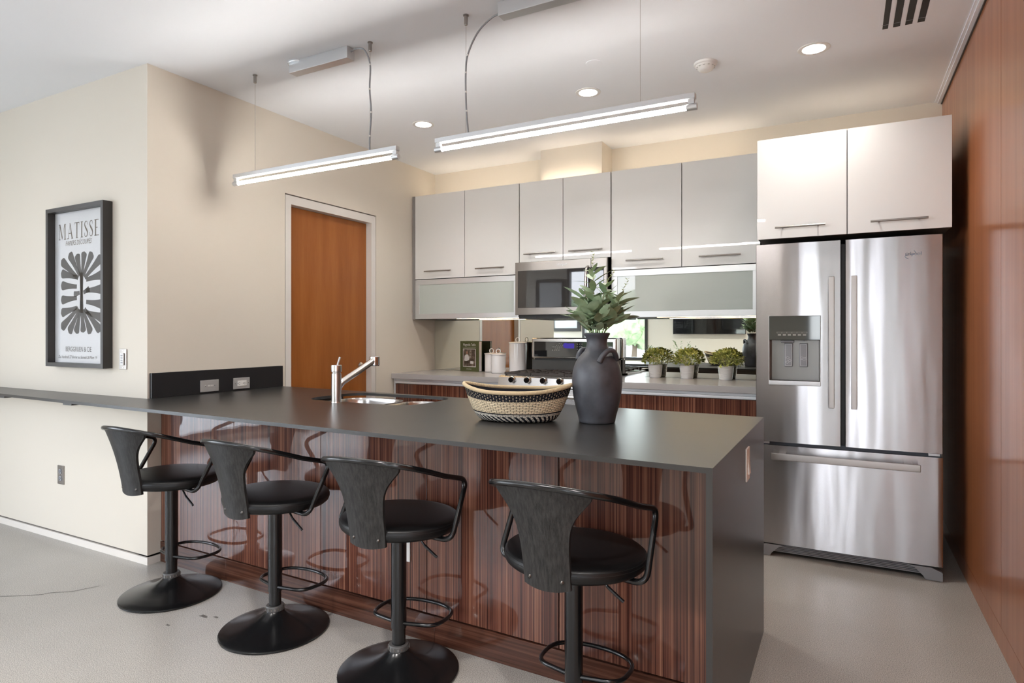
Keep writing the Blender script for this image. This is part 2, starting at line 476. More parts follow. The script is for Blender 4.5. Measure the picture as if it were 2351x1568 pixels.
bm = nbm(); box(bm, 0.462, 0.50, 4.80, YB, 0, 0.10); box(bm, 0.462, 0.50, 4.80, YB, 0.105, 1.4); struct('trim_4', bm, 'white_trim')

# far walls of the living area with their windows
W1 = (-5.08, -3.62, 0.72, 2.68)        # rear window
RW = [W1, (-0.50, 0.16, 0.03, 2.55), (0.44, 0.70, 0.03, 2.55), (1.35, 3.05, 0.03, 2.60)]   # rear openings; the last is added to send more daylight into the kitchen
bm = nbm(); px = XL-0.15
for w0, w1, z0, z1 in RW:
    box(bm, px, w0, YR-0.15, YR, 0, H); box(bm, w0, w1, YR-0.15, YR, 0, z0); box(bm, w0, w1, YR-0.15, YR, z1, H); px = w1
box(bm, px, XR2+0.15, YR-0.15, YR, 0, H)
struct('wall_rear', bm, 'wall')
LW = [(-2.95, -1.55), (-1.35, 0.15)]
bm = nbm(); ys = [YR, LW[0][0], LW[0][1], LW[1][0], LW[1][1], YW+0.12]
for a, b in ((0, 1), (2, 3), (4, 5)): box(bm, XL-0.15, XL, ys[a], ys[b], 0, H)
for a, b in LW: box(bm, XL-0.15, XL, a, b, 2.62, H); box(bm, XL-0.15, XL, a, b, 0, 0.08)
struct('wall_side', bm, 'wall')

def window(n, axis, a0, a1, z0, z1, at, mull=()):
    """axis 'x': opening spans X at Y=at; axis 'y': opening spans Y at X=at."""
    loc = ((a0+a1)/2, at-0.07, z0) if axis == 'x' else (at-0.07, (a0+a1)/2, z0)
    e = sempty('window_%d' % n, loc)
    bm = nbm(); f = 0.06
    def bb(b, p0, p1, q0, q1, d0, d1):
        if axis == 'x': box(b, p0, p1, at+d0, at+d1, q0, q1)
        else: box(b, at+d0, at+d1, p0, p1, q0, q1)
    bb(bm, a0, a0+f, z0, z1, -0.11, 0.015); bb(bm, a1-f, a1, z0, z1, -0.11, 0.015)
    bb(bm, a0+f, a1-f, z0, z0+f, -0.11, 0.015); bb(bm, a0+f, a1-f, z1-f, z1, -0.11, 0.015)
    for mu in mull: bb(bm, mu-0.03, mu+0.03, z0+f, z1-f, -0.11, 0.0)
    obj('window_frame', bm, 'frame_black', e)
    bm = nbm(); bb(bm, a0+f, a1-f, z0+f, z1-f, -0.07, -0.062); obj('window_pane', bm, 'pane', e)
for n_, w_ in enumerate(RW): window(n_+1, 'x', *w_, YR, (2.2,) if n_ == 3 else ())  # the mullioned one is the added daylight window
window(5, 'y', LW[0][0], LW[0][1], 0.08, 2.62, XL)
window(6, 'y', LW[1][0], LW[1][1], 0.08, 2.62, XL)

# interior door
d1 = sempty('door_1', (XW, 3.5, 0))
bm = nbm()
box(bm, XW-0.115, XW-0.002, 3.051, 3.099, 0, 2.180); box(bm, XW-0.115, XW-0.002, 3.934, 3.982, 0, 2.180)
box(bm, XW-0.115, XW-0.002, 3.051, 3.982, 2.180, 2.240)
obj('door_frame', bm, 'white_trim', d1)
bm = nbm(); box(bm, XW-0.10, XW-0.055, 3.103, 3.930, 0.01, 2.176); obj('door_leaf', bm, 'door_wood', d1)
bm = nbm()
rot = Matrix.Rotation(PI/2, 4, 'Y')
lathe(bm, [(0, 0), (0.029, 0), (0.029, 0.006), (0.012, 0.012), (0.010, 0.03), (0.021, 0.036), (0.027, 0.05), (0.021, 0.062), (0, 0.065)], 24, (XW-0.055, 3.862, 1.02), rot)
obj('door_knob', bm, 'steel_sm', d1)
bm = nbm()
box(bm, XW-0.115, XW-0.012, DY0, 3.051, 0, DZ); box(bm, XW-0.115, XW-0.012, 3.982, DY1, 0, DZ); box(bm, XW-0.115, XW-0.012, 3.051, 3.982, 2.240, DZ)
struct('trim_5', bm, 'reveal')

# hairline crack and stains in the concrete
def ribbon(bm, pts, w):
    P = [Vector((p[0], p[1], 0.0006)) for p in pts]; L, R = [], []
    for i, p in enumerate(P):
        d = (P[min(i+1, len(P)-1)]-P[max(i-1, 0)]).normalized(); n = Vector((-d.y, d.x, 0))*w/2
        L.append(bm.verts.new(p+n)); R.append(bm.verts.new(p-n))
    for i in range(len(P)-1): bm.faces.new((L[i], L[i+1], R[i+1], R[i]))
cr = [(-4.10, 1.29), (-3.98, 1.35), (-3.86, 1.372), (-3.72, 1.46), (-3.62, 1.505), (-3.48, 1.60), (-3.46, 1.635), (-3.38, 1.70), (-3.36, 1.74), (-3.33, 1.80)]
bm = nbm(); ribbon(bm, spline([(x, y, 0) for x, y in cr], 4), 0.004); obj('crack', bm, 'crack', floor_)
for (x, y, r) in ((-2.56, 1.83, 0.022), (-2.62, 1.70, 0.012), (-2.50, 1.85, 0.014)):
    bm = nbm()
    vs = [bm.verts.new((x+r*(1+0.35*math.sin(3*a+x*9))*math.cos(a), y+0.55*r*(1+0.3*math.cos(2*a))*math.sin(a), 0.0005)) for a in [2*PI*k/18 for k in range(18)]]
    bm.faces.new(vs); obj('stain', bm, 'stain', floor_)

# ------------------------------------------------------------------ kitchen island
A_ISL = -0.0216
def pan_y(x): return 2.157+A_ISL*(x+3.232)
isl = thing('island_cabinet', 'long dark zebra-grain gloss cabinet run under the charcoal island top', 'kitchen island', (-3.39, pan_y(-3.39), 0), math.atan(A_ISL))
L_ = 3.39-0.326
bm = nbm(); box(bm, 0.004, L_-0.01, 0.022, 0.70, 0.0, 0.690); box(bm, 0.004, 0.7, 0.022, 0.70, 0.690, 0.903); box(bm, 1.62, L_-0.01, 0.022, 0.70, 0.690, 0.903)
box(bm, 0.7, 1.62, 0.022, 0.045, 0.690, 0.903)
obj('cabinet_body', bm, 'cab_body', isl, world=False)
seams = [0.0, 0.628, 1.245, 1.858, 2.463, L_]
for a, b in zip(seams, seams[1:]):
    bm = nbm(); box(bm, a+0.0015, b-0.0015, 0.0, 0.021, 0.118, 0.903, 0.0008, 1); obj('front_panel', bm, 'zebra', isl, world=False)
ks = [0.0, 0.57, 1.9, L_]
for a, b in zip(ks, ks[1:]):
    bm = nbm(); box(bm, a+0.0006, b-0.0006, -0.004, 0.020, 0.0, 0.113, 0.001, 1); obj('kick_board', bm, 'zebra_flat', isl, world=False)

# countertop with sink cut-out, waterfall end and bar ledge along the print wall
ZT, TH = 0.921, 0.0155
FY = lambda x: 1.704-0.0321*x
def rrect(x0, x1, y0, y1, r, n=8):
    out = []
    for cx, cy, a0 in ((x1-r, y0+r, -PI/2), (x1-r, y1-r, 0), (x0+r, y1-r, PI/2), (x0+r, y0+r, PI)):
        for k in range(n+1):
            a = a0+PI/2*k/n; out.append((cx+r*math.cos(a), cy+r*math.sin(a)))
    return out
top = thing('island_countertop', 'thin charcoal stone countertop of the island with a waterfall end and bar ledge', 'countertop', (-0.31, 1.714, 0))
outer = [(-6.0, FY(-6.0)), (-0.308, FY(-0.308)), (-0.303, 2.868), (-3.388, 3.015), (-3.388, YW-0.004), (-6.0, YW-0.004)]
SK = (-2.63, -1.90, 2.470, 2.915)
bm = nbm(); prism(bm, outer, ZT-TH, ZT, [rrect(*SK, 0.13)])
obj('slab', bm, 'slab', top)
bm = nbm(); prism(bm, [(-0.3255, FY(-0.32)), (-0.308, FY(-0.308)), (-0.303, 2.868), (-0.3205, 2.868)], 0.0, ZT-TH)
obj('waterfall_panel', bm, 'slab', top)
for x in (-4.53, -3.745):
    bm = nbm(); box(bm, x, x+0.085, FY(x)+0.012, YW, ZT-TH-0.012, ZT-TH); obj('ledge_bracket', bm, 'dark_grey', top)

ups = tag(bx('upstand', 'upstand', XW+0.0005, XW+0.022, YW+0.012, 3.006, ZT+0.0005, 1.061, 0.001),
          'low black upstand on the wall beside the wooden door', 'backsplash')

def plate(name, label, kind, m_=None):
    """cover plates, built facing -Y with their centre at the origin; returns the thing"""
    t = thing(name, label, 'switch' if 'switch' in name else 'outlet')
    return t
def rot_fix(t, loc, rz): t.location = loc; t.rotation_euler = (0, 0, rz)

def add_screws(t, pts):
    for x, z in pts:
        bm = nbm(); lathe(bm, [(0, 0.0025), (0.003, 0.002), (0.0035, 0)], 10, (x, -0.006, z), Matrix.Rotation(PI/2, 4, 'X'))
        obj('screw', bm, 'chrome', t, world=False)

# duplex outlet low on the print wall
t = thing('wall_outlet', 'steel two-socket outlet low on the cream wall below the framed print', 'outlet')
bx('cover_plate', 'nickel', -0.035, 0.035, -0.006, 0.0, -0.058, 0.058, 0.002, t, False)
for z in (-0.021, 0.021):
    bm = nbm(); lathe(bm, [(0, 0.003), (0.0165, 0.003), (0.0172, 0)], 24, (0, -0.006, z), Matrix.Rotation(PI/2, 4, 'X'))
    s_ = obj('socket', bm, 'grey_plastic', t, world=False)
    bm = nbm()
    box(bm, -0.007, -0.005, -0.0098, -0.0088, z-0.002, z+0.008); box(bm, 0.005, 0.007, -0.0098, -0.0088, z-0.002, z+0.007)
    lathe(bm, [(0, 0.0008), (0.0025, 0.0008), (0.0025, 0)], 10, (0, -0.009, z-0.008), Matrix.Rotation(PI/2, 4, 'X'))
    obj('slots', bm, 'black_plastic', s_, world=False)
add_screws(t, [(0, 0)])
rot_fix(t, (-4.267, YW, 0.408), 0)
# control plate beside the print
t = thing('wall_switch', 'steel switch plate with narrow white control right of the framed print', 'switch')
bx('cover_plate', 'nickel', -0.035, 0.035, -0.006, 0, -0.058, 0.058, 0.002, t, False)
bx('control', 'white_plastic', -0.017, 0.017, -0.012, -0.006, -0.034, 0.034, 0.002, t, False)
bm = nbm()
for k in range(4): box(bm, -0.009, 0.009, -0.0128, -0.012, -0.022+k*0.013, -0.016+k*0.013)
obj('buttons', bm, 'grey_plastic', t, world=False)
add_screws(t, [(0, 0.048), (0, -0.048)])
rot_fix(t, (-3.6135, YW, 1.135), 0)
# plates on the upstand
t = thing('data_outlet', 'steel data plate with two small ports on the black upstand', 'outlet')
bx('cover_plate', 'alu', -0.0615, 0.0615, -0.006, 0, -0.035, 0.035, 0.002, t, False)
bx('port', 'white_plastic', -0.010, 0.0, -0.0075, -0.006, -0.004, 0.005, 0, t, False)
bx('port', 'white_plastic', 0.004, 0.022, -0.0075, -0.006, -0.004, 0.005, 0, t, False)
add_screws(t, [(-0.030, 0), (0.032, 0)])
rot_fix(t, (XW+0.022, 2.4475, 0.9665), PI/2)
t = thing('power_outlet', 'steel plate with white sockets on the black upstand nearest the door', 'outlet')
bx('cover_plate', 'alu', -0.0605, 0.0605, -0.006, 0, -0.035, 0.035, 0.002, t, False)
s_ = bx('socket', 'white_plastic', -0.034, 0.034, -0.009, -0.006, -0.017, 0.017, 0.001, t, False)
for sx in (-1, 1):
    bm = nbm(); box(bm, sx*0.020-0.004, sx*0.020+0.004, -0.0098, -0.009, 0.004, 0.006); box(bm, sx*0.020-0.004, sx*0.020+0.004, -0.0098, -0.009, -0.007, -0.005)
    box(bm, sx*0.020-0.012, sx*0.020-0.008, -0.0098, -0.009, -0.003, 0.002)
    obj('slots', bm, 'black_plastic', s_, world=False)
add_screws(t, [(-0.048, 0), (0.048, 0)])
rot_fix(t, (XW+0.022, 2.673, 0.9665), PI/2)
# rocker switch on the waterfall end
t = thing('island_switch', 'white rocker switch on the waterfall end of the island', 'switch')
bx('cover_plate', 'white_plastic', -0.036, 0.036, -0.006, 0, -0.058, 0.058, 0.002, t, False)
bm = nbm(); prism(bm, [(-0.012, -0.034), (-0.009, 0.0), (-0.006, 0.034), (-0.004, 0.034), (-0.004, -0.034)], -0.017, 0.017,
                  mtx=Matrix(((0, 0, 1, 0), (1, 0, 0, 0), (0, 1, 0, 0), (0, 0, 0, 1))))
obj('rocker', bm, 'white_plastic', t, world=False)
rot_fix(t, (-0.3055, 2.355, 0.815), PI/2)
# outlet on the island front, seen past the third stool
t = thing('panel_outlet', 'small white outlet on the zebra-grain panel behind the third stool column', 'outlet')
bx('cover_plate', 'white_plastic', -0.036, 0.036, -0.006, 0, -0.058, 0.058, 0.002, t, False)
s_ = bx('socket', 'white_gloss', -0.017, 0.017, -0.009, -0.006, -0.034, 0.034, 0.002, t, False)
for z in (-0.02, 0.02):
    bm = nbm(); box(bm, -0.006, -0.004, -0.0098, -0.009, z-0.004, z+0.004); box(bm, 0.004, 0.006, -0.0098, -0.009, z-0.004, z+0.004)
    obj('slots', bm, 'black_plastic', s_, world=False)
rot_fix(t, (-1.653, pan_y(-1.653)-0.0005, 0.372), math.atan(A_ISL))

# sink
t = thing('kitchen_sink', 'stainless double-bowl sink set under the island countertop', 'sink', (-2.27, 2.69, ZT))
def bowl(x0, x1, y0, y1, depth, r):
    bm = nbm(); zt = ZT-TH-0.012
    loops = [rrect(x0-0.015, x1+0.015, y0-0.015, y1+0.015, r+0.015), rrect(x0, x1, y0, y1, r), rrect(x0+0.006, x1-0.006, y0+0.006, y1-0.006, r),
             rrect(x0+0.02, x1-0.02, y0+0.02, y1-0.02, r*0.9), rrect(x0+0.05, x1-0.05, y0+0.05, y1-0.05, r*0.7)]
    zz = [zt, zt, zt-0.02, zt-depth+0.02, zt-depth]
    rings = [[bm.verts.new((p[0], p[1], z)) for p in l] for l, z in zip(loops, zz)]
    for a, b in zip(rings, rings[1:]):
        n = len(a)
        for i in range(n): bm.faces.new((a[i], a[(i+1) % n], b[(i+1) % n], b[i]))
    bm.faces.new(rings[-1]); return bm
obj('bowl', bowl(-2.615, -2.225, 2.485, 2.90, 0.19, 0.11), 'steel_sm', t)
obj('bowl', bowl(-2.175, -1.915, 2.485, 2.90, 0.15, 0.10), 'steel_sm', t)
for x, z in ((-2.42, ZT-TH-0.20), (-2.045, ZT-TH-0.16)):
    bm = nbm(); lathe(bm, [(0, -0.002), (0.03, -0.002), (0.04, 0.002), (0.042, 0)], 24, (x, 2.69, z)); obj('drain', bm, 'chrome', t)

# faucet
fx, fy = -2.335, 2.433
t = thing('kitchen_faucet', 'satin steel pull-out faucet standing beside the island sink', 'faucet', (fx, fy, ZT))
bm = nbm(); lathe(bm, [(0, 0), (0.027, 0), (0.027, 0.004), (0.0255, 0.006), (0.0255, 0.15), (0.022, 0.152), (0.022, 0.158)], 32, (fx, fy, ZT))
obj('body', bm, 'steel_sm', t)
bm = nbm(); lathe(bm, [(0.020, 0.158), (0.0265, 0.159), (0.0275, 0.162), (0.0275, 0.192), (0.025, 0.196), (0, 0.196)], 32, (fx, fy, ZT)); obj('valve_cap', bm, 'steel_sm', t)
bm = nbm(); tube(bm, [(fx+0.002, fy+0.004, ZT+0.190), (fx+0.004, fy+0.022, ZT+0.235)], [0.0045, 0.0055], 10); obj('lever', bm, 'alu', t)
bm = nbm(); tube(bm, spline([(fx, fy+0.0, ZT+0.055), (fx, fy+0.030, ZT+0.095), (fx, fy+0.075, ZT+0.118), (fx, fy+0.15, ZT+0.148)], 6), [0.012]+[0.0185]*18, 20)
obj('spout', bm, 'steel_sm', t)
bm = nbm(); tube(bm, [(fx, fy+0.151, ZT+0.1485), (fx, fy+0.285, ZT+0.205)], 0.0182, 20)
hd = obj('spray_wand', bm, 'steel_sm', t)
bm = nbm(); lathe(bm, [(0, 0.026), (0.024, 0.026), (0.028, 0.022), (0.028, -0.022), (0.026, -0.028), (0, -0.028)], 24, (fx, fy+0.300, ZT+0.205))
obj('spray_head', bm, 'chrome', hd)

# ------------------------------------------------------------------ bar stools
def make_stool(label):
    t = thing('bar_stool', label, 'bar stool', group=None)
    bm = nbm()
    lathe(bm, [(0, 0.0), (0.223, 0.0), (0.227, 0.003), (0.227, 0.008), (0.222, 0.012), (0.19, 0.021), (0.15, 0.031), (0.11, 0.042), (0.075, 0.056), (0.052, 0.070), (0.038, 0.082), (0.036, 0.086), (0, 0.086)], 64)
    obj('base', bm, 'stool_metal', t, world=False)
    bm = nbm(); lathe(bm, [(0.0365, 0.084), (0.039, 0.087), (0.0385, 0.103), (0.036, 0.106), (0.024, 0.106)], 36)
    c_ = obj('collar', bm, 'dark_grey', t, world=False)
    bm = nbm()
    for k in range(18):
        a = 2*PI*k/18; box(bm, -0.002, 0.002, -0.0015, 0.0015, 0.0905, 0.1)
        vs = bm.verts[-8:]
        bmesh.ops.transform(bm, matrix=Matrix.Rotation(a, 4, 'Z') @ Matrix.Translation((0.039, 0, 0)), verts=vs)
    obj('ribs', bm, 'nickel', c_, world=False)
    bm = nbm(); lathe(bm, [(0.0255, 0.08), (0.0255, 0.18), (0, 0.18)], 32); obj('lower_column', bm, 'stool_metal', t, world=False)
    bm = nbm(); lathe(bm, [(0.0258, 0.166), (0.029, 0.166), (0.0292, 0.168), (0.0292, 0.535), (0.045, 0.54), (0.10, 0.543), (0.10, 0.547), (0, 0.547)], 32); obj('column', bm, 'stool_metal', t, world=False)
    # foot ring
    path = [(0.02, -0.006, 0.187)]+fillet([(0.02, -0.004, 0.187), (0.145, 0.025, 0.184), (0.155, 0.16, 0.182), (0.07, 0.212, 0.182), (-0.07, 0.212, 0.182), (-0.155, 0.16, 0.182), (-0.145, 0.025, 0.184), (-0.02, -0.004, 0.187)],
           [0, 0.05, 0.09, 0.09, 0.09, 0.09, 0.05, 0], 7)[1:]
    bm = nbm(); tube(bm, path, 0.0075, 10); obj('footrest', bm, 'stool_metal', t, world=False)
    # seat
    cy = 0.008; EX = Matrix.Diagonal((0.965, 0.88, 1, 1))
    prof = [(0, 0.547), (0.21, 0.547), (0.226, 0.550), (0.236, 0.558), (0.241, 0.570), (0.240, 0.580), (0.2365, 0.588), (0.229, 0.5945), (0.20, 0.600), (0.12, 0.605), (0, 0.607)]
    bm = nbm(); lathe(bm, prof, 72, (0, cy, 0), EX); st = obj('seat', bm, 'leather', t, world=False)
    for r, z in ((0.2372, 0.5872), (0.2403, 0.5785)):
        bm = nbm(); tube(bm, [(0.965*r*math.cos(2*PI*k/72), cy+0.88*r*math.sin(2*PI*k/72), z) for k in range(72)], 0.0008, 5, closed=True)
        obj('seam', bm, 'stitch', st, world=False)
    # hoop: back rail, arms and their returns under the seat, one bent tube
    half = [(0.242, 0.062, 0.735), (0.236, 0.0, 0.752), (0.222, -0.09, 0.785), (0.200, -0.175, 0.815), (0.160, -0.232, 0.834), (0.09, -0.262, 0.845), (0.0, -0.272, 0.849)]
    sp = spline(half+[(-x, y, z) for x, y, z in reversed(half[:-1])], 5)
    rp = fillet([(0.10, -0.025, 0.541), (0.250, -0.040, 0.538), (0.2465, 0.082, 0.733), tuple(sp[8])], [0, 0.040, 0.042, 0], 8)
    lp = [Vector((-p.x, p.y, p.z)) for p in reversed(rp)]
    bm = nbm(); tube(bm, rp[:-1]+sp[8:-8]+lp[1:], 0.0098, 12); obj('arm_rail', bm, 'stool_metal', t, world=False)
    # bent plywood back
    hw = spline([(0.156, 1.0, 0), (0.149, 0.925, 0), (0.128, 0.83, 0), (0.104, 0.72, 0), (0.088, 0.60, 0), (0.080, 0.45, 0), (0.077, 0.28, 0), (0.0755, 0.10, 0), (0.075, 0.0, 0)], 5)
    bm = nbm(); NX = 14; F, B = [], []
    for p in hw:
        w, tt = p.x, p.y; fr, bk = [], []
        for i in range(NX+1):
            x = -w+2*w*i/NX
            yt = -0.272+0.040*(x/0.156)**2; yb = -0.208+0.015*(x/0.077)**2
            s2 = tt**1.3; y = yb*(1-s2)+yt*s2
            z = 0.538-0.010*(1-(x/0.077)**2)*(1-tt)+tt*((0.843-0.014*(x/0.156)**2)-0.538)
            fr.append(bm.verts.new((x, y, z))); bk.append(bm.verts.new((x, y+0.011, z)))
        F.append(fr); B.append(bk)
    n = len(F)
    for i in range(n-1):
        for j in range(NX):
            bm.faces.new((F[i][j], F[i][j+1], F[i+1][j+1], F[i+1][j])); bm.faces.new((B[i][j], B[i+1][j], B[i+1][j+1], B[i][j+1]))
        bm.faces.new((F[i][0], F[i+1][0], B[i+1][0], B[i][0])); bm.faces.new((F[i][NX], B[i][NX], B[i+1][NX], F[i+1][NX]))
    for j in range(NX):
        bm.faces.new((F[0][j], B[0][j], B[0][j+1], F[0][j+1])); bm.faces.new((F[-1][j], F[-1][j+1], B[-1][j+1], B[-1][j]))
    bk = obj('backrest', bm, 'black_wood', t, world=False)
    for sx in (-0.052, 0.052):
        bm = nbm(); lathe(bm, [(0, 0.005), (0.003, 0.005), (0.0062, 0.002), (0.0068, 0)], 14, (sx, -0.2035, 0.562), Matrix.Rotation(PI/2, 4, 'X'))
        obj('bolt', bm, 'dark_bolt', bk, world=False)
    # gas-lift lever
    bm = nbm(); tube(bm, fillet([(0.03, 0.0, 0.535), (0.085, 0.0, 0.525), (0.112, 0.0, 0.492), (0.165, 0.0, 0.456)], 0.012, 4), 0.004, 8)
    lv = obj('lever', bm, 'stool_metal', t, world=False)
    bm = nbm(); tube(bm, [(0.112, 0, 0.492), (0.167, 0, 0.4545)], 0.0052, 10); obj('grip', bm, 'black_plastic', lv, world=False)
    return t
def copy_thing(src, loc, rz, label, group=None):
    r = src.copy(); COL.objects.link(r); r.location = loc; r.rotation_euler = (0, 0, rz); r['label'] = label
    if group: r['group'] = group
    for ch in list(src.children):
        c = ch.copy(); COL.objects.link(c); c.parent = r
        for g in list(ch.children):
            d = g.copy(); COL.objects.link(d); d.parent = c
    return r
spots = [(-2.925, 1.918, -0.5, 'black swivel bar stool farthest left, beside the cream wall corner'),
         (-2.177, 1.899, -1.8, 'black swivel bar stool second from the cream wall corner'),
         (-1.491, 1.883, 4.5, 'black swivel bar stool turned slightly, third from the cream wall corner'),
         (-0.764, 1.855, -1.4, 'black swivel bar stool nearest the waterfall end of the island')]
first = make_stool(spots[0][3]); first['group'] = 'bar stools along the island'
for i, (x, y, r, lab) in enumerate(spots):
    if i == 0: first.location = (x, y, 0); first.rotation_euler = (0, 0, math.radians(r))
    else: copy_thing(first, (x, y, 0), math.radians(r), lab, 'bar stools along the island')

# ------------------------------------------------------------------ wall cabinets
YF = 4.47
def bar_handle(name, parent, x0, x1, z, yf, r=0.0058, off=0.03, m_='nickel'):
    bm = nbm(); cyl(bm, (x0, yf-off, z), (x1, yf-off, z), r, 14)
    for x in (x0+(x1-x0)*0.15, x1-(x1-x0)*0.15): cyl(bm, (x, yf-off, z), (x, yf, z), r*0.75, 10)
    return obj(name, bm, m_, parent)
def wall_cabinet(name, label, doors, z0, z1, yf, yb, group=None, body=None):
    xs0, xs1 = doors[0][0], doors[-1][1]
    t = thing(name, label, 'cabinet', ((xs0+xs1)/2, yf+0.02, z0), 0, group)
    b0, b1 = body or (xs0+0.001, xs1-0.001)
    bm = nbm(); box(bm, b0, b1, yf+0.021, yb, z0+0.004, z1-0.002); obj('carcass', bm, 'cab_body', t)
    for x0, x1, h0, h1, hz in doors:
        bm = nbm(); box(bm, x0, x1, yf, yf+0.019, z0, z1, 0.0012, 2); d = obj('door', bm, 'cab_white', t)
        bar_handle('handle', d, h0, h1, hz, yf)
    return t
wall_cabinet('wall_cabinet', 'glossy greige wall cabinet pair at the far left, by the door wall',
    [(-3.357, -2.8415, -3.239, -2.963, 1.823), (-2.8365, -2.320, -2.717, -2.443, 1.823)], 1.760, 2.496, YF, 4.82, 'wall cabinets over the counter')
wall_cabinet('wall_cabinet', 'shorter glossy greige wall cabinet pair directly above the microwave',
    [(-2.312, -1.9345, -2.262, -1.987, 1.9175), (-1.9295, -1.545, -1.874, -1.600, 1.9175)], 1.855, 2.496, YF, 4.588, 'wall cabinets over the counter')
wall_cabinet('wall_cabinet', 'glossy greige wall cabinet pair between microwave and refrigerator',
    [(-1.537, -1.0185, -1.418, -1.142, 1.819), (-1.0135, -0.495, -0.892, -0.614, 1.819)], 1.756, 2.496, YF, 4.82, 'wall cabinets over the counter')
wall_cabinet('fridge_cabinet', 'deep glossy greige cabinet pair above the stainless refrigerator',
    [(-0.441, 0.0145, -0.344, -0.088, 1.880), (0.0185, 0.486, 0.126, 0.383, 1.876)], 1.822, 2.394, 3.842, 4.82)
tag(bx('end_panel', 'cab_panel', -3.386, -3.3615, YF+0.001, 4.82, 1.405, 2.497), 'taupe end panel closing the wall cabinets at the door wall', 'cabinet panel')

def flip_cabinet(label, x0, x1, z0, z1):
    t = thing('flip_cabinet', label, 'cabinet', ((x0+x1)/2, YF, z0), 0, 'flip-up glass cabinets')
    bm = nbm(); box(bm, x0+0.002, x1-0.002, YF+0.03, 4.82, z0+0.008, z1-0.003); obj('carcass', bm, 'cab_panel', t)
    bm = nbm(); f = 0.045
    for a, b, c, d in ((x0, x1, z1-f, z1), (x0, x1, z0, z0+f), (x0, x0+f, z0+f, z1-f), (x1-f, x1, z0+f, z1-f)):
        box(bm, a, b, YF, YF+0.022, c, d, 0.001, 1)
    fr_ = obj('door_frame', bm, 'alu', t)
    bm = nbm(); box(bm, x0+f, x1-f, YF+0.004, YF+0.010, z0+f, z1-f); obj('frosted_pane', bm, 'frost', fr_)
    return t
flip_cabinet('frosted glass flip-up cabinet left of the microwave', -3.357, -2.322, 1.408, 1.754)
flip_cabinet('frosted glass flip-up cabinet right of the microwave', -1.537, -0.497, 1.400, 1.751)

# LED strips: under the glass cabinets, and on top of the run washing the wall
def led(label, x0, x1, y, z, up=False, grp='cabinet light strips'):
    t = thing('light_strip', label, 'light strip', ((x0+x1)/2, y, z), 0, grp)
    s = 1 if up else -1
    bm = nbm(); box(bm, x0, x1, y-0.008, y+0.008, min(z, z+s*0.005), max(z, z+s*0.005)); obj('channel', bm, 'alu', t)
    bm = nbm(); box(bm, x0+0.01, x1-0.01, y-0.006, y+0.006, min(z+s*0.005, z+s*0.007), max(z+s*0.005, z+s*0.007)); obj('diffuser', bm, 'led_up' if up else 'led', t)
led('warm light strip under the left frosted glass cabinet', -3.02, -2.34, 4.62, 1.4162)
led('warm light strip under the right frosted glass cabinet', -1.24, -0.53, 4.62, 1.408)
led('warm light strip on top of the cabinets left of the chase', -3.33, -2.25, 4.66, 2.494, True)
led('warm light strip on top of the cabinets right of the chase', -1.60, -0.55, 4.66, 2.494, True)
led('warm light strip on the cabinet top in front of the chase', -2.17, -1.66, 4.535, 2.494, True)
led('warm light strip on top of the refrigerator cabinet', -0.40, 0.44, 4.50, 2.392, True)

# mirror backsplash
tag(bx('mirror_backsplash', 'mirror', -3.388, -0.46, 4.813, 4.8245, 0.9435, 1.412), 'mirror backsplash between the counter and the wall cabinets', 'mirror')

# ------------------------------------------------------------------ microwave
t = thing('microwave', 'stainless over-range microwave with dark glass door under the middle cabinets', 'microwave', (-1.93, 4.42, 1.428))
MX0, MX1, MF = -2.318, -1.551, 4.402
bx('housing', 'steel_dark', MX0+0.006, MX1-0.004, MF+0.035, 4.805, 1.430, 1.850, 0.003, t)
bm = nbm(); box(bm, MX0, -1.6755, MF, MF+0.034, 1.428, 1.846, 0.003); dr = obj('door', bm, 'steel_dark', t)
bm = nbm(); box(bm, -2.294, -1.676, MF-0.003, MF+0.01, 1.483, 1.779, 0.004); obj('door_glass', bm, 'mw_glass', dr)
bm = nbm(); box(bm, -1.6735, MX1, MF, MF+0.034, 1.428, 1.846, 0.003); cp = obj('control_panel', bm, 'steel_dark', t)
bm = nbm(); box(bm, -1.6735, -1.572, MF-0.003, MF+0.01, 1.483, 1.779, 0.004); gp = obj('control_glass', bm, 'mw_glass', cp)
bm = nbm()
for r_ in range(6):
    for c_ in range(3): box(bm, -1.655+c_*0.026, -1.645+c_*0.026, MF-0.0036, MF-0.003, 1.51+r_*0.034, 1.516+r_*0.034)
obj('key_marks', bm, 'icon', cp)
hp = spline([(-1.700, MF, 1.475), (-1.700, MF-0.030, 1.50), (-1.700, MF-0.045, 1.63), (-1.700, MF-0.030, 1.76), (-1.700, MF, 1.785)], 6)
bm = nbm(); tube(bm, hp, 0.011, 12); obj('handle', bm, 'steel', dr)
obj('brand_lettering', text_bm('Whirlpool', 0.020, front(-1.957, MF-0.001, 1.806)), 'alu_bright', dr)
bm = nbm(); box(bm, MX0+0.012, MX1-0.01, MF+0.045, 4.80, 1.398, 1.4285)
for k in range(10): box(bm, MX0+0.03+k*0.072, MX0+0.09+k*0.072, MF+0.042, MF+0.046, 1.408, 1.413)
obj('bottom_vent', bm, 'black_plastic', t)

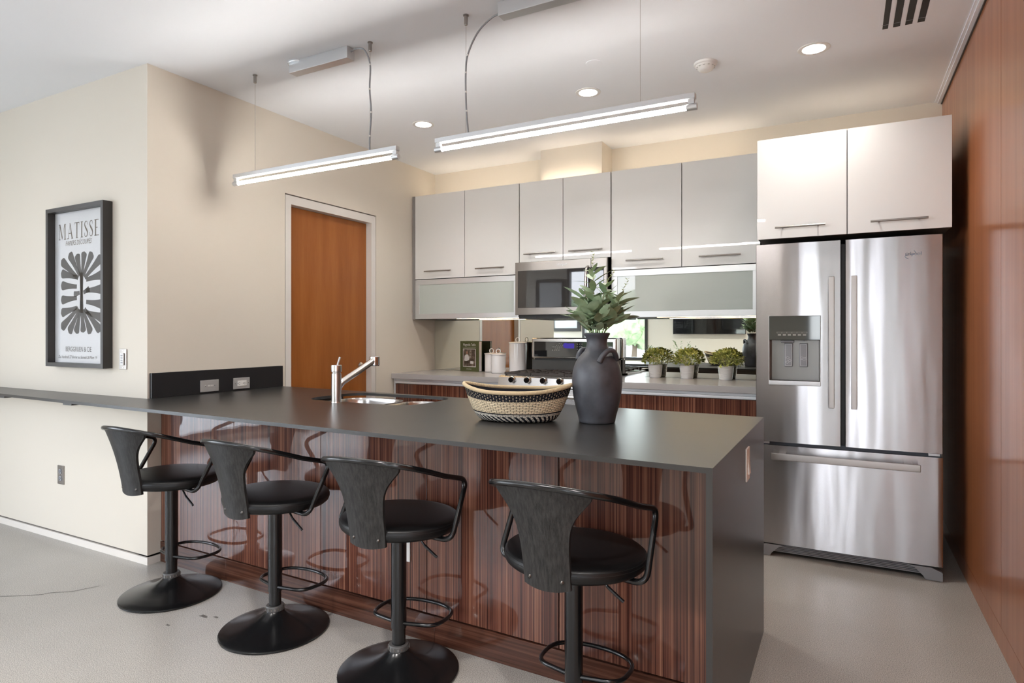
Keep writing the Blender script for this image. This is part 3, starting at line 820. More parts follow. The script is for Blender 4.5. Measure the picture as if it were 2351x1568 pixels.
# ------------------------------------------------------------------ base cabinets and back counters
def base_cabinet(label, x0, x1, drawers):
    t = thing('base_cabinet', label, 'cabinet', ((x0+x1)/2, 4.23, 0), 0, 'base cabinets under the back counter')
    bm = nbm(); box(bm, x0, x1, 4.232, 4.805, 0.10, 0.898); obj('carcass', bm, 'cab_body', t)
    bm = nbm(); box(bm, x0, x1, 4.285, 4.80, 0, 0.10); obj('kick_board', bm, 'zebra_flat', t)
    bm = nbm(); box(bm, x0, x1, 4.214, 4.231, 0.878, 0.897, 0.001, 1); box(bm, x0, x1, 4.204, 4.231, 0.858, 0.8775, 0.003, 2); obj('grip_rail', bm, 'alu_bright', t)
    for a, b in drawers:
        for z0, z1 in ((0.655, 0.855), (0.385, 0.651), (0.112, 0.381)):
            bm = nbm(); box(bm, a+0.0015, b-0.0015, 4.208, 4.230, z0, z1, 0.001, 1); obj('drawer_front', bm, 'zebra', t)
    return t
bl = base_cabinet('zebra-grain base cabinet left of the range', -3.368, -2.341, [(-3.366, -2.855), (-2.855, -2.342)])
br_ = base_cabinet('zebra-grain base cabinet between range and refrigerator', -1.549, -0.475, [(-1.548, -1.012), (-1.012, -0.476)])
bm = nbm(); box(bm, -3.386, -3.369, 4.212, 4.80, 0, 0.899); obj('side_panel', bm, 'alu_bright', bl)
tag(bx('back_counter', 'quartz', -3.387, -2.3385, 4.178, 4.812, 0.900, 0.943, 0.0015), 'grey stone counter left of the range holding the canisters', 'countertop')
tag(bx('back_counter', 'quartz', -1.5515, -0.472, 4.178, 4.812, 0.900, 0.943, 0.0015), 'grey stone counter right of the range holding three potted shrubs', 'countertop')

# ------------------------------------------------------------------ range
t = thing('gas_range', 'stainless gas range with black console standing between the base cabinets', 'range', (-1.945, 4.2, 0))
RX0, RX1, RF = -2.334, -1.556, 4.150
bx('body', 'steel_dark', RX0+0.003, RX1-0.003, RF+0.045, 4.79, 0.03, 0.935, 0.002, t)
bm = nbm()
prism(bm, [(RF, 0.885), (RF+0.012, 0.950), (RF+0.05, 0.962), (RF+0.05, 0.885)], RX0, RX1, mtx=Matrix(((0, 0, 1, 0), (1, 0, 0, 0), (0, 1, 0, 0), (0, 0, 0, 1))))
cpn = obj('control_panel', bm, 'steel', t)
for x in (-2.214, -2.083, -1.951, -1.819, -1.687):
    mt = Matrix.Rotation(PI/2+0.15, 4, 'X')
    bm = nbm(); lathe(bm, [(0, 0.0), (0.026, 0.0), (0.026, 0.006), (0.023, 0.010), (0.020, 0.012)], 28, (x, RF+0.004, 0.936), mt)
    k_ = obj('knob', bm, 'chrome', t)
    bm = nbm(); lathe(bm, [(0.0205, 0.010), (0.0195, 0.026), (0.017, 0.030), (0, 0.030)], 28, (x, RF+0.004, 0.936), mt)
    tb = nbm(); box(tb, -0.004, 0.004, -0.019, 0.019, 0.029, 0.035, 0.001, 1); merge(bm, tb, Matrix.Translation((x, RF+0.004, 0.936)) @ mt)
    obj('knob_grip', bm, 'black_gloss', k_)
bx('cooktop', 'steel_dark', RX0, RX1, RF+0.030, 4.70, 0.936, 0.957, 0.003, t)
bm = nbm()
for gx0, gx1 in ((RX0+0.025, -2.085), (-2.080, -1.812), (-1.807, RX1-0.025)):
    for y in (4.215, 4.32, 4.44, 4.56, 4.665): box(bm, gx0, gx1, y-0.006, y+0.006, 0.966, 0.984)
    for k in range(4):
        x = gx0+(gx1-gx0)*(0.06+0.29*k); box(bm, x-0.005, x+0.005, 4.21, 4.67, 0.966, 0.984)
    for x in (gx0+0.01, gx1-0.01):
        for y in (4.22, 4.66): box(bm, x-0.006, x+0.006, y-0.006, y+0.006, 0.957, 0.968)
obj('grate', bm, 'iron', t)
for x, y in ((-2.21, 4.31), (-2.21, 4.57), (-1.945, 4.44), (-1.68, 4.31), (-1.68, 4.57)):
    bm = nbm(); lathe(bm, [(0, 0.009), (0.028, 0.009), (0.032, 0.006), (0.04, 0.004), (0.042, 0)], 24, (x, y, 0.957)); obj('burner', bm, 'iron', t)
# backguard
bm = nbm()
prism(bm, [(4.722, 0.958), (4.722, 1.062), (4.735, 1.068), (4.795, 1.068), (4.795, 0.958)], RX0+0.012, RX1-0.012, mtx=Matrix(((0, 0, 1, 0), (1, 0, 0, 0), (0, 1, 0, 0), (0, 0, 0, 1))))
obj('riser', bm, 'dark_grey', t)
bm = nbm(); box(bm, RX0+0.022, RX1-0.014, 4.685, 4.79, 1.076, 1.245, 0.012, 4); bg = obj('backguard', bm, 'steel', t)
bm = nbm(); box(bm, RX0+0.04, RX1-0.03, 4.712, 4.785, 1.060, 1.08); obj('vent_gap', bm, 'black_plastic', bg)
bm = nbm(); box(bm, -2.286, -1.598, 4.681, 4.690, 1.088, 1.214, 0.003); obj('console_glass', bm, 'black_gloss', bg)
bm = nbm(); lathe(bm, [(0, 0.0008), (0.022, 0.0008), (0.022, 0)], 28, (-2.000, 4.681, 1.183), Matrix.Rotation(PI/2, 4, 'X')); box(bm, -1.995, -1.925, 4.6802, 4.681, 1.160, 1.200)
obj('display', bm, 'display', bg)
bm = nbm()
for (x0, z, n) in ((-2.115, 1.168, 5), (-2.12, 1.142, 4), (-2.085, 1.180, 4), (-2.095, 1.152, 3), (-1.90, 1.192, 3), (-1.90, 1.172, 3), (-1.90, 1.152, 3), (-2.06, 1.196, 2)):
    for k in range(n): box(bm, x0+k*0.019, x0+0.007+k*0.019, 4.6802, 4.681, z, z+0.005)
obj('key_marks', bm, 'icon', bg)
# oven door, handle and drawer
bm = nbm(); box(bm, RX0+0.004, RX1-0.004, RF+0.006, RF+0.044, 0.25, 0.875, 0.004); od = obj('oven_door', bm, 'steel', t)
bm = nbm(); box(bm, RX0+0.10, RX1-0.10, RF+0.003, RF+0.012, 0.36, 0.74, 0.004); obj('oven_glass', bm, 'black_gloss', od)
bar_handle('oven_handle', od, RX0+0.05, RX1-0.05, 0.825, RF+0.006, 0.012, 0.05, 'steel_sm')
bx('drawer', 'steel', RX0+0.004, RX1-0.004, RF+0.006, RF+0.044, 0.06, 0.244, 0.004, t)

# ------------------------------------------------------------------ refrigerator
t = thing('refrigerator', 'stainless french-door refrigerator with ice dispenser beside the wood wall', 'refrigerator', (0, 3.9, 0))
bx('cabinet_body', 'dark_grey', -0.440, 0.440, 3.932, 4.72, 0.03, 1.780, 0.004, t)
FF = 3.866
def curved_door(x0, x1, z0, z1, hole=None, bulge=0.006, nx=22):
    """door with a slightly bowed front; the bow is on the whole door width"""
    bm = nbm(); xs = sorted([x0+(x1-x0)*i/nx for i in range(nx+1)]+[x0+(x1-x0)*k for k in (0.0075, 0.9925)]); zs = [z0, z1]
    if hole:
        xs = sorted(set([x for x in xs if min(abs(x-hole[0]), abs(x-hole[1])) > 0.006]+[hole[0], hole[1]])); zs = [z0, hole[2], hole[3], z1]
    def yy(x):
        q = (2*(x-x0)/(x1-x0)-1); e = max(0, abs(q)-0.985)/0.015
        return FF+bulge*q*q+0.004*e*e
    F = [[bm.verts.new((x, yy(x), z)) for x in xs] for z in zs]
    B = [[bm.verts.new((x, 3.928, z)) for x in xs] for z in (z0, z1)]
    for k in range(len(zs)-1):
        for i in range(len(xs)-1):
            if hole and k == 1 and hole[0]-1e-6 <= xs[i] and xs[i+1] <= hole[1]+1e-6: continue
            bm.faces.new((F[k][i], F[k][i+1], F[k+1][i+1], F[k+1][i]))
    for i in range(len(xs)-1):
        bm.faces.new((B[0][i], B[1][i], B[1][i+1], B[0][i+1]))
        bm.faces.new((F[0][i], B[0][i], B[0][i+1], F[0][i+1])); bm.faces.new((F[-1][i], F[-1][i+1], B[1][i+1], B[1][i]))
    for i in (0, -1):
        vs = [F[k][i] for k in range(len(zs))]+[B[1][i], B[0][i]]; bm.faces.new(vs)
    return bm
HX0, HX1, HZ0, HZ1 = -0.378, -0.116, 1.012, 1.243
ld = obj('door', curved_door(-0.452, -0.0125, 0.6585, 1.794, (HX0, HX1, HZ0, HZ1)), 'fridge_steel', t)
rd = obj('door', curved_door(0.0065, 0.452, 0.6585, 1.794), 'fridge_steel', t)
fd = obj('freezer_drawer', curved_door(-0.452, 0.452, 0.073, 0.6385, bulge=0.006, nx=36), 'fridge_steel', t)
def flat_bar(x, y, z0, z1, w, d):
    bm = nbm(); box(bm, x-w/2, x+w/2, y-d/2, y+d/2, z0, z1, 0.003, 2)
    for z in (z0+0.03, z1-0.03): box(bm, x-w*0.35, x+w*0.35, y+d/2-0.002, FF+0.01, z-0.015, z+0.015, 0.002, 1)
    return bm
obj('handle', flat_bar(-0.0585, 3.812, 0.873, 1.591, 0.028, 0.014), 'handle_steel', ld)
obj('handle', flat_bar(0.0495, 3.812, 0.873, 1.591, 0.028, 0.014), 'handle_steel', rd)
bm = nbm(); box(bm, -0.365, 0.350, 3.803, 3.818, 0.566, 0.604, 0.004, 2)
for x in (-0.31, 0.30): box(bm, x-0.02, x+0.02, 3.816, FF+0.01, 0.574, 0.596, 0.002, 1)
obj('handle', bm, 'handle_steel', fd)
obj('brand_lettering', text_bm('Whirlpool', 0.0255, front(0.252, FF+0.0008, 1.691)), 'letter_blue', rd)
bm = nbm()
pts = [(0.300, 1.672), (0.285, 1.688), (0.330, 1.700), (0.325, 1.716)]
tube(bm, spline([(x, FF+0.0005, z) for x, z in pts], 5), 0.0011, 6); obj('brand_swoosh', bm, 'letter_blue', rd)
# dispenser: console, hollow niche, paddles and tray
dp = D.objects.new('dispenser', None); COL.objects.link(dp); dp.parent = t; dp.location = Vector((-0.247, FF, 1.18))-Vector(t.location)
bm = nbm(); yb_ = 3.922
def quad(b, *p): b.faces.new([b.verts.new(q) for q in p])
fy0 = FF+0.001
for (xa, za, xb, zb) in ((HX0, HZ0, HX1, HZ0), (HX1, HZ0, HX1, HZ1), (HX1, HZ1, HX0, HZ1), (HX0, HZ1, HX0, HZ0)):
    quad(bm, (xa, fy0, za), (xb, fy0, zb), (xb*0.94-0.0148, yb_, zb), (xa*0.94-0.0148, yb_, za))
quad(bm, (HX0*0.94-0.0148, yb_, HZ0), (HX1*0.94-0.0148, yb_, HZ0), (HX1*0.94-0.0148, yb_, HZ1), (HX0*0.94-0.0148, yb_, HZ1))
obj('niche', bm, mat('niche_grey', (0.24, 0.23, 0.22, 1), 0.3, 0.6), dp)
bm = nbm(); box(bm, HX0-0.003, HX1+0.003, FF-0.004, FF+0.004, HZ1, 1.381, 0.003, 2); cs = obj('console', bm, mat('console_glass', (0.05, 0.055, 0.05, 1), 0.05, 0.3, spec=0.8), dp)
bm = nbm()
for k in range(6): box(bm, HX0+0.045+k*0.026, HX0+0.062+k*0.026, FF-0.0046, FF-0.004, 1.270, 1.275)
for k in range(7): box(bm, HX0+0.040+k*0.026, HX0+0.041+k*0.026, FF-0.0046, FF-0.004, 1.283, 1.289)
box(bm, HX0+0.040, HX0+0.197, FF-0.0046, FF-0.004, 1.2825, 1.2832); box(bm, HX0+0.040, HX0+0.197, FF-0.0046, FF-0.004, 1.2888, 1.2895)
obj('key_marks', bm, 'icon', dp)
bm = nbm(); box(bm, HX0-0.003, HX1+0.003, FF-0.006, 3.92, 0.986, HZ0, 0.003, 2); obj('drip_tray', bm, 'alu', dp)
bm = nbm()
for a, b, c, d in ((HX0-0.004, HX0, 0.988, 1.381), (HX1, HX1+0.004, 0.988, 1.381)): box(bm, a, b, FF-0.003, FF+0.004, c, d, 0.001, 1)
obj('bezel', bm, 'alu', dp)
def outline(bm, x0, x1, z0, z1, y, w=0.0013):
    for a, b, c, d in ((x0, x1, z0, z0+w), (x0, x1, z1-w, z1), (x0, x0+w, z0, z1), (x1-w, x1, z0, z1)): box(bm, a, b, y-0.0008, y, c, d)
for px0, px1, ic in ((-0.303, -0.258, 'ice'), (-0.224, -0.180, 'water')):
    bm = nbm(); box(bm, px0, px1, 3.903, 3.922, 1.090, 1.226, 0.004, 2); pd = obj('paddle', bm, 'grey_plastic', dp)
    bm = nbm(); outline(bm, px0+0.006, px1-0.006, 1.096, 1.220, 3.903)
    xc = (px0+px1)/2
    if ic == 'ice':
        for (dx, z) in ((-0.004, 1.142), (0.007, 1.126), (-0.006, 1.116)):
            r = 0.0085
            for a0 in range(4):
                p0 = (xc+dx+r*math.cos(a0*PI/2), 3.9022, z+r*math.sin(a0*PI/2)); p1 = (xc+dx+r*math.cos((a0+1)*PI/2), 3.9022, z+r*math.sin((a0+1)*PI/2))
                cyl(bm, p0, p1, 0.0007, 6)
    else:
        for z in (1.145, 1.138, 1.131):
            tube(bm, [(px0+0.007+(px1-px0-0.014)*k/10, 3.9022, z+0.002*math.sin(k*0.75)) for k in range(11)], 0.0007, 6)
    obj('symbol', bm, 'icon_white', pd)
bm = nbm(); box(bm, -0.320, -0.250, 3.885, 3.92, 1.228, 1.242, 0.004, 2); box(bm, -0.207, -0.197, 3.895, 3.91, 1.236, 1.242); obj('nozzle', bm, 'grey_plastic', dp)
# hinge strip between doors and drawer, base grille and feet
bx('divider_strip', mat('hinge_blue_grey', (0.06, 0.075, 0.10, 1), 0.4), -0.445, 0.445, 3.895, 3.935, 0.636, 0.661, 0, t)
for x in (-0.43, 0.39): bx('hinge', 'alu', x, x+0.05, 3.886, 3.90, 0.643, 0.655, 0.001, t)
bm = nbm(); box(bm, -0.37, 0.37, 3.905, 3.935, 0.018, 0.066)
for k in range(5): box(bm, -0.36, 0.36, 3.898, 3.906, 0.022+k*0.0085, 0.0265+k*0.0085)
obj('grille', bm, 'grey_plastic', t)
for s_ in (-1, 1):
    bm = nbm()
    pr_ = [(s_*0.450, 0.002), (s_*0.450, 0.045), (s_*0.40, 0.066), (s_*0.30, 0.066), (s_*0.325, 0.058), (s_*0.345, 0.040), (s_*0.365, 0.020), (s_*0.375, 0.002)]
    if s_ > 0: pr_ = pr_[::-1]
    prism(bm, pr_, 3.868, 3.93, mtx=Matrix(((1, 0, 0, 0), (0, 0, 1, 0), (0, 1, 0, 0), (0, 0, 0, 1))))
    obj('foot', bm, 'grey_plastic', t)

# ------------------------------------------------------------------ ceiling fixtures
def pendant(label, x0, x1, cab0, cab1, box0, box1, cord, disc=None):
    Y = 2.470
    t = thing('pendant_light', label, 'pendant light', ((x0+x1)/2, Y, H), 0, 'linear tube pendants over the island')
    bm = nbm(); box(bm, x0, x1, Y-0.015, Y+0.015, 2.1925, 2.2155, 0.0015, 1); obj('rail', bm, 'alu', t)
    for a, b in ((x0, x0+0.03), (x1-0.03, x1)):
        bm = nbm(); box(bm, a+0.002, b-0.004, Y-0.009, Y+0.009, 2.174, 2.1925); obj('bracket', bm, 'alu', t)
    for a, b in ((x0-0.006, x0+0.034), (x1-0.034, x1+0.006)):
        bm = nbm(); cyl(bm, (a, Y, 2.163), (b, Y, 2.163), 0.0132, 24); obj('end_cap', bm, 'alu', t)
    bm = nbm(); cyl(bm, (x0+0.034, Y, 2.163), (x1-0.034, Y, 2.163), 0.0098, 24); obj('lamp_tube', bm, 'tube', t)
    for cx in (cab0, cab1):
        bm = nbm(); cyl(bm, (cx, Y, 2.215), (cx, Y, H-0.03), 0.0012, 8); obj('cable', bm, 'steel_sm', t)
        bm = nbm(); lathe(bm, [(0.0, -0.048), (0.007, -0.048), (0.009, -0.044), (0.009, -0.006), (0.013, -0.005), (0.013, 0.0)], 18, (cx, Y, H)); obj('ceiling_ferrule', bm, 'nickel', t)
    bm = nbm(); box(bm, box0, box1, Y-0.030, Y+0.026, H-0.062, H, 0.002, 1); cb = obj('canopy', bm, 'alu', t)
    if disc: 
        bm = nbm(); lathe(bm, [(0, -0.012), (0.060, -0.012), (0.063, -0.008), (0.063, 0)], 32, (disc, Y+0.012, H)); obj('canopy_disc', bm, 'alu', cb)
    bm = nbm(); tube(bm, spline(cord, 8), 0.0042, 10); cd = obj('power_cord', bm, 'grey_plastic', t)
    for p in cord[3:-1]:
        bm = nbm(); cyl(bm, (p[0], p[1], p[2]-0.004), (p[0], p[1], p[2]+0.004), 0.0052, 10); obj('cord_clip', bm, 'white_plastic', cd)
Yc = 2.470
pendant('slim aluminium tube pendant over the sink end of the island', -3.170, -1.962, -2.996, -2.140, -2.690, -2.268,
        [(-2.272, Yc, H-0.022), (-2.225, Yc, H-0.014), (-2.175, Yc, H-0.035), (-2.140, Yc, H-0.115), (-2.143, Yc, H-0.24), (-2.133, Yc, H-0.36), (-2.142, Yc, H-0.48), (-2.143, Yc, 2.216)], disc=-2.655)
pendant('slim aluminium tube pendant over the waterfall end of the island', -1.729, -0.508, -1.561, -0.727, -1.374, -0.954,
        [(-1.374, Yc, H-0.036), (-1.43, Yc, H-0.05), (-1.50, Yc, H-0.10), (-1.552, Yc, H-0.19), (-1.562, Yc, H-0.27), (-1.562, Yc, H-0.36), (-1.558, Yc, H-0.45), (-1.548, Yc, 2.216)], disc=None)

spots_dl = [(-2.645, DLY, 'round recessed downlight nearest the door wall'), (-1.395, DLY, 'round recessed downlight above the range side of the kitchen'), (-0.138, DLY, 'round recessed downlight in front of the refrigerator cabinet')]
for x, DLY_, lab in spots_dl:
    t = thing('downlight', lab, 'ceiling light', (x, 3.618, H), 0, 'recessed ceiling downlights')
    bm = nbm(); lathe(bm, [(0.055, 0.004), (0.0555, -0.003), (0.058, -0.004), (0.072, -0.005), (0.077, -0.003), (0.078, 0.0)], 48, (x, 3.618, H)); obj('trim_ring', bm, 'white_plastic', t)
    bm = nbm(); lathe(bm, [(0.0553, 0.003), (0.054, 0.02), (0.048, 0.052), (0.0, 0.055)], 48, (x, 3.618, H)); obj('reflector', bm, 'can_white', t)
    bm = nbm(); lathe(bm, [(0, 0.040), (0.030, 0.040), (0.040, 0.045), (0.044, 0.050)], 48, (x, 3.618, H)); obj('lens', bm, 'lens', t)
for i_, (x, y) in enumerate(DL2):  # near row is mirrored in the cabinets; far row is added to brighten the floor
    t = thing('downlight', 'unseen round downlight behind the camera, adding light to the room', 'ceiling light', (x, y, H), 0, 'living area downlights')
    bm = nbm(); lathe(bm, [(0.055, 0.004), (0.0555, -0.003), (0.058, -0.004), (0.072, -0.005), (0.077, -0.003), (0.078, 0.0)], 32, (x, y, H)); obj('trim_ring', bm, 'white_plastic', t)
    bm = nbm(); lathe(bm, [(0.0553, 0.003), (0.054, 0.02), (0.048, 0.052), (0.0, 0.055)], 32, (x, y, H)); obj('reflector', bm, 'can_white', t)
t = thing('smoke_detector', 'white round smoke detector on the ceiling', 'smoke detector', (-0.672, 3.532, H))
bm = nbm(); lathe(bm, [(0, -0.014), (0.056, -0.014), (0.061, -0.011), (0.063, -0.004), (0.063, 0)], 40, (-0.672, 3.532, H)); obj('mounting_base', bm, 'white_plastic', t)
bm = nbm(); lathe(bm, [(0.055, -0.014), (0.052, -0.022), (0.044, -0.026), (0.038, -0.038), (0.026, -0.045), (0, -0.046)], 40, (-0.672, 3.532, H)); dm = obj('cover', bm, 'white_plastic', t)
bm = nbm()
for k in range(12):
    a = 2*PI*k/12
    tb = nbm(); box(tb, 0.043, 0.050, -0.005, 0.005, -0.0255, -0.022); merge(bm, tb, Matrix.Translation((-0.672, 3.532, H)) @ Matrix.Rotation(a, 4, 'Z'))
obj('sensor_slots', bm, 'icon', dm)
bm = nbm(); lathe(bm, [(0, -0.004), (0.040, -0.004), (0.044, -0.002), (0.044, 0)], 40, (-1.217, 3.241, H))
tag(obj('sprinkler_cover', bm, 'ceiling'), 'flat white sprinkler cover disc on the ceiling', 'sprinkler cover')
t = thing('ceiling_vent', 'linear slot vent with four dark slots in the ceiling', 'vent', (0.25, 3.2, H))
for x0 in (0.162, 0.212, 0.262, 0.312):
    bm = nbm(); box(bm, x0, x0+0.029, 2.55, 3.548, H-0.001, H+0.002); sl = obj('slot', bm, 'sky_grey', t)
    bm = nbm(); box(bm, x0, x0+0.029, 3.50, 3.503, H-0.0016, H-0.001); obj('slot_bridge', bm, 'grey_plastic', sl)
bm = nbm()
for x0 in (0.150, 0.193, 0.243, 0.293, 0.343): box(bm, x0, x0+0.017, 2.54, 3.552, H-0.0012, H+0.002)
obj('vent_bars', bm, 'ceiling', t)

# ------------------------------------------------------------------ framed print
PX0, PX1, PZ0, PZ1, PF = -4.337, -3.722, 1.080, 2.042, 2.030
t = thing('framed_print', 'tall black-framed exhibition print with dark lobed shape on the cream wall', 'picture', ((PX0+PX1)/2, YW, PZ0))
bm = nbm(); f = 0.024
for a, b, c, d in ((PX0, PX1, PZ1-f, PZ1), (PX0, PX1, PZ0, PZ0+f), (PX0, PX0+f, PZ0+f, PZ1-f), (PX1-f, PX1, PZ0+f, PZ1-f)): box(bm, a, b, PF, YW-0.0005, c, d)
obj('frame', bm, 'frame_black', t)
yp = 2.072
bx('print', 'print', PX0+f, PX1-f, yp, yp+0.008, PZ0+f, PZ1-f, 0, t)
pg = D.objects.new('artwork', None); COL.objects.link(pg); pg.parent = t; pg.location = Vector(((PX0+PX1)/2, yp, 1.5))-Vector(t.location)
# generic lobed leaf shape
CX, CZ = -4.020, 1.525
def lobe(bm, p0, p1, w0, w1):
    p0 = Vector((p0[0], 0, p0[1])); p1 = Vector((p1[0], 0, p1[1])); d = (p1-p0); L = d.length; d.normalize(); n = Vector((-d.z, 0, d.x))
    Lp, Rp = [], []
    K = 18
    for k in range(K+1):
        s = k/K; w = w0+(w1-w0)*s*s
        tip = 0.86
        if s > tip: w = w1*math.sqrt(max(0, 1-((s-tip)/(1-tip))**2))*(w0+(w1-w0)*tip*tip)/w1*1.0
        c = p0+d*L*s; Lp.append(c+n*w); Rp.append(c-n*w)
    pts = Lp+Rp[::-1]
    out = []
    for p in pts:
        if not out or (p-out[-1]).length > 1e-5: out.append(p)
    bm.faces.new([bm.verts.new((p.x, yp-0.0004, p.z)) for p in out])
ends = []
for k, (ex, ez) in enumerate([(-0.225, 0.205), (-0.135, 0.245), (-0.05, 0.235), (0.03, 0.245), (0.115, 0.235), (0.215, 0.205), (0.225, 0.10), (0.222, 0.015), (0.225, -0.075), (0.222, -0.155),
                              (0.20, -0.232), (0.10, -0.245), (0.02, -0.24), (-0.06, -0.245), (-0.14, -0.242), (-0.225, -0.215), (-0.228, -0.12), (-0.228, -0.04), (-0.228, 0.05), (-0.228, 0.125)]):
    root = (CX+ex*0.16, CZ+ez*0.42) if abs(ez) > 0.18 else (CX+ex*0.22, CZ+ez*0.75)
    ends.append((root, (CX+ex, CZ+ez)))
bm = nbm()
for r0, r1 in ends: lobe(bm, r0, r1, 0.013, 0.036 if abs(r1[1]-CZ) > 0.19 else 0.034)
for (a, b) in (((CX, CZ+0.12), (CX, CZ-0.12)), ((CX, CZ-0.12), (CX, CZ+0.12)), ((CX-0.02, CZ), (CX-0.085, CZ-0.01)), ((CX+0.02, CZ), (CX+0.085, CZ+0.02))): lobe(bm, a, b, 0.012, 0.022)
obj('lobed_motif', bm, 'ink', pg)
def serif_word(word, x, z, h, y, sp=0.16, wid=1.0):
    bm = nbm(); T, t_ = 0.13, 0.045
    def poly(cx, pts): bm.faces.new([bm.verts.new((x+(cx+px)*h*wid, y, z+pz*h)) for px, pz in pts])
    def ser(cx, px, pz, w=0.30, up=False): 
        a = pz-0.04 if up else pz; poly(cx, [(px-w/2, a), (px+w/2, a), (px+w/2, a+0.04), (px-w/2, a+0.04)])
    c = 0.0
    for ch in word:
        if ch == 'M':
            poly(c, [(0.12, 0), (0.12+t_, 0), (0.12+t_, 1), (0.12, 1)]); poly(c, [(0.85, 0), (0.85+T, 0), (0.85+T, 1), (0.85, 1)])
            poly(c, [(0.10, 1), (0.24, 1), (0.56, 0.12), (0.49, 0)]); poly(c, [(0.49, 0), (0.54, 0.10), (0.88, 1), (0.83, 1)])
            ser(c, 0.14, 0); ser(c, 0.92, 0); ser(c, 0.12, 1, 0.2, True); ser(c, 0.94, 1, 0.2, True); c += 1.08
        elif ch == 'A':
            poly(c, [(0.10, 0), (0.15, 0), (0.44, 0.98), (0.41, 1)]); poly(c, [(0.36, 1), (0.45, 1), (0.80, 0), (0.66, 0)]); poly(c, [(0.23, 0.33), (0.60, 0.33), (0.59, 0.38), (0.25, 0.38)])
            ser(c, 0.12, 0, 0.24); ser(c, 0.74, 0, 0.28); c += 0.88
        elif ch == 'T':
            poly(c, [(0.31, 0), (0.31+T, 0), (0.31+T, 1), (0.31, 1)]); poly(c, [(0.04, 0.95), (0.71, 0.95), (0.71, 1), (0.04, 1)]); ser(c, 0.375, 0)
            poly(c, [(0.04, 0.80), (0.08, 0.95), (0.04, 0.95)]); poly(c, [(0.71, 0.80), (0.71, 0.95), (0.67, 0.95)]); c += 0.76
        elif ch == 'I':
            poly(c, [(0.10, 0), (0.10+T, 0), (0.10+T, 1), (0.10, 1)]); ser(c, 0.165, 0); ser(c, 0.165, 1, 0.3, True); c += 0.34
        elif ch == 'E':
            poly(c, [(0.10, 0), (0.10+T, 0), (0.10+T, 1), (0.10, 1)]); poly(c, [(0.02, 0), (0.62, 0), (0.62, 0.045), (0.02, 0.045)]); poly(c, [(0.02, 0.955), (0.58, 0.955), (0.58, 1), (0.02, 1)])
            poly(c, [(0.2, 0.48), (0.45, 0.48), (0.45, 0.525), (0.2, 0.525)]); c += 0.66
        elif ch == 'S':
            pts = spline([(0.47, 0.76, 0), (0.42, 0.93, 0), (0.27, 0.98, 0), (0.12, 0.90, 0), (0.09, 0.76, 0), (0.20, 0.60, 0), (0.36, 0.44, 0), (0.47, 0.27, 0), (0.42, 0.09, 0), (0.26, 0.02, 0), (0.11, 0.09, 0), (0.06, 0.27, 0)], 4)
            n = len(pts); L, R = [], []
            for i, p in enumerate(pts):
                d = (pts[min(i+1, n-1)]-pts[max(i-1, 0)]).normalized(); w = 0.022+0.045*math.exp(-((i/n-0.5)/0.2)**2)
                L.append((p.x-d.y*w, p.y+d.x*w)); R.append((p.x+d.y*w, p.y-d.x*w))
            for i in range(n-1): poly(c, [L[i], L[i+1], R[i+1], R[i]])
            c += 0.56
        c += sp
    return bm
obj('title_lettering', serif_word('MATISSE', -4.272, 1.855, 0.095, yp-0.0006, 0.13, 0.82), 'ink_brown', pg)
obj('subtitle_lettering', text_bm('PAPIERS DÉCOUPÉS', 0.040, front(-4.195, yp-0.0006, 1.815), 0.3, 0.0, width=0.80), 'ink_brown', pg)
obj('gallery_lettering', text_bm('BERGGRUEN & CIE', 0.043, front(-4.195, yp-0.0006, 1.172), 0.0, 0.0, width=0.78), 'ink', pg)
obj('date_lettering', text_bm('Du Vendredi 27 février au Samedi 28 Mars 19', 0.026, front(-4.275, yp-0.0006, 1.130), 0.25, 0.0, width=0.86), 'ink', pg)
bx('glazing', 'pane', PX0+f, PX1-f, 2.064, 2.066, PZ0+f, PZ1-f, 0, t)

# ------------------------------------------------------------------ things on the island
# basket
bt = thing('woven_basket', 'boat-shaped cream and navy woven basket on the island', 'basket', (-1.195, 2.285, ZT), math.radians(15))
def basket_mesh(thick=0.0):
    bm = nbm(); NA, NV = 128, 16; rows = []
    uvl = bm.loops.layers.uv.new('UVMap')
    for j in range(NV+1):
        v = j/NV; r = []
        for i in range(NA):
            a = 2*PI*i/NA; ca, sa = math.cos(a), math.sin(a)
            bw = v**0.62
            rx = 0.150+(0.229-0.150)*bw; ry = 0.085+(0.140-0.085)*bw
            pn = 1.0-0.16*v*(abs(math.sin(a))**1)*0  # keep oval
            # pointed ends towards the rim
            x = rx*ca; y = ry*sa*(1-0.28*v*abs(ca)**2.2)
            top = 0.122+0.026*abs(ca)**3
            z = 0.002+top*v
            k = 1-thick/0.14
            r.append((x*k, y*k, z+(thick if v < 0.05 else 0)))
        rows.append(r)
    V = [[bm.verts.new(p) for p in r] for r in rows]
    for j in range(NV):
        for i in range(NA):
            i2 = (i+1) % NA
            f = bm.faces.new((V[j][i], V[j][i2], V[j+1][i2], V[j+1][i]))
            for lp, (u, v) in zip(f.loops, ((i/NA, j/NV), ((i+1)/NA, j/NV), ((i+1)/NA, (j+1)/NV), (i/NA, (j+1)/NV))): lp[uvl].uv = (u, v)
    f = bm.faces.new(V[0][::-1])
    return bm, rows[-1]
bm, rimpts = basket_mesh(); obj('wall', bm, 'basket', bt, world=False)
bm, rim2 = basket_mesh(0.006); obj('lining', bm, 'basket_in', bt, world=False)
bm = nbm(); tube(bm, [(p[0]*0.988, p[1]*0.988, p[2]) for p in rimpts], 0.0085, 10, closed=True); obj('rim', bm, 'basket_rim', bt, world=False)

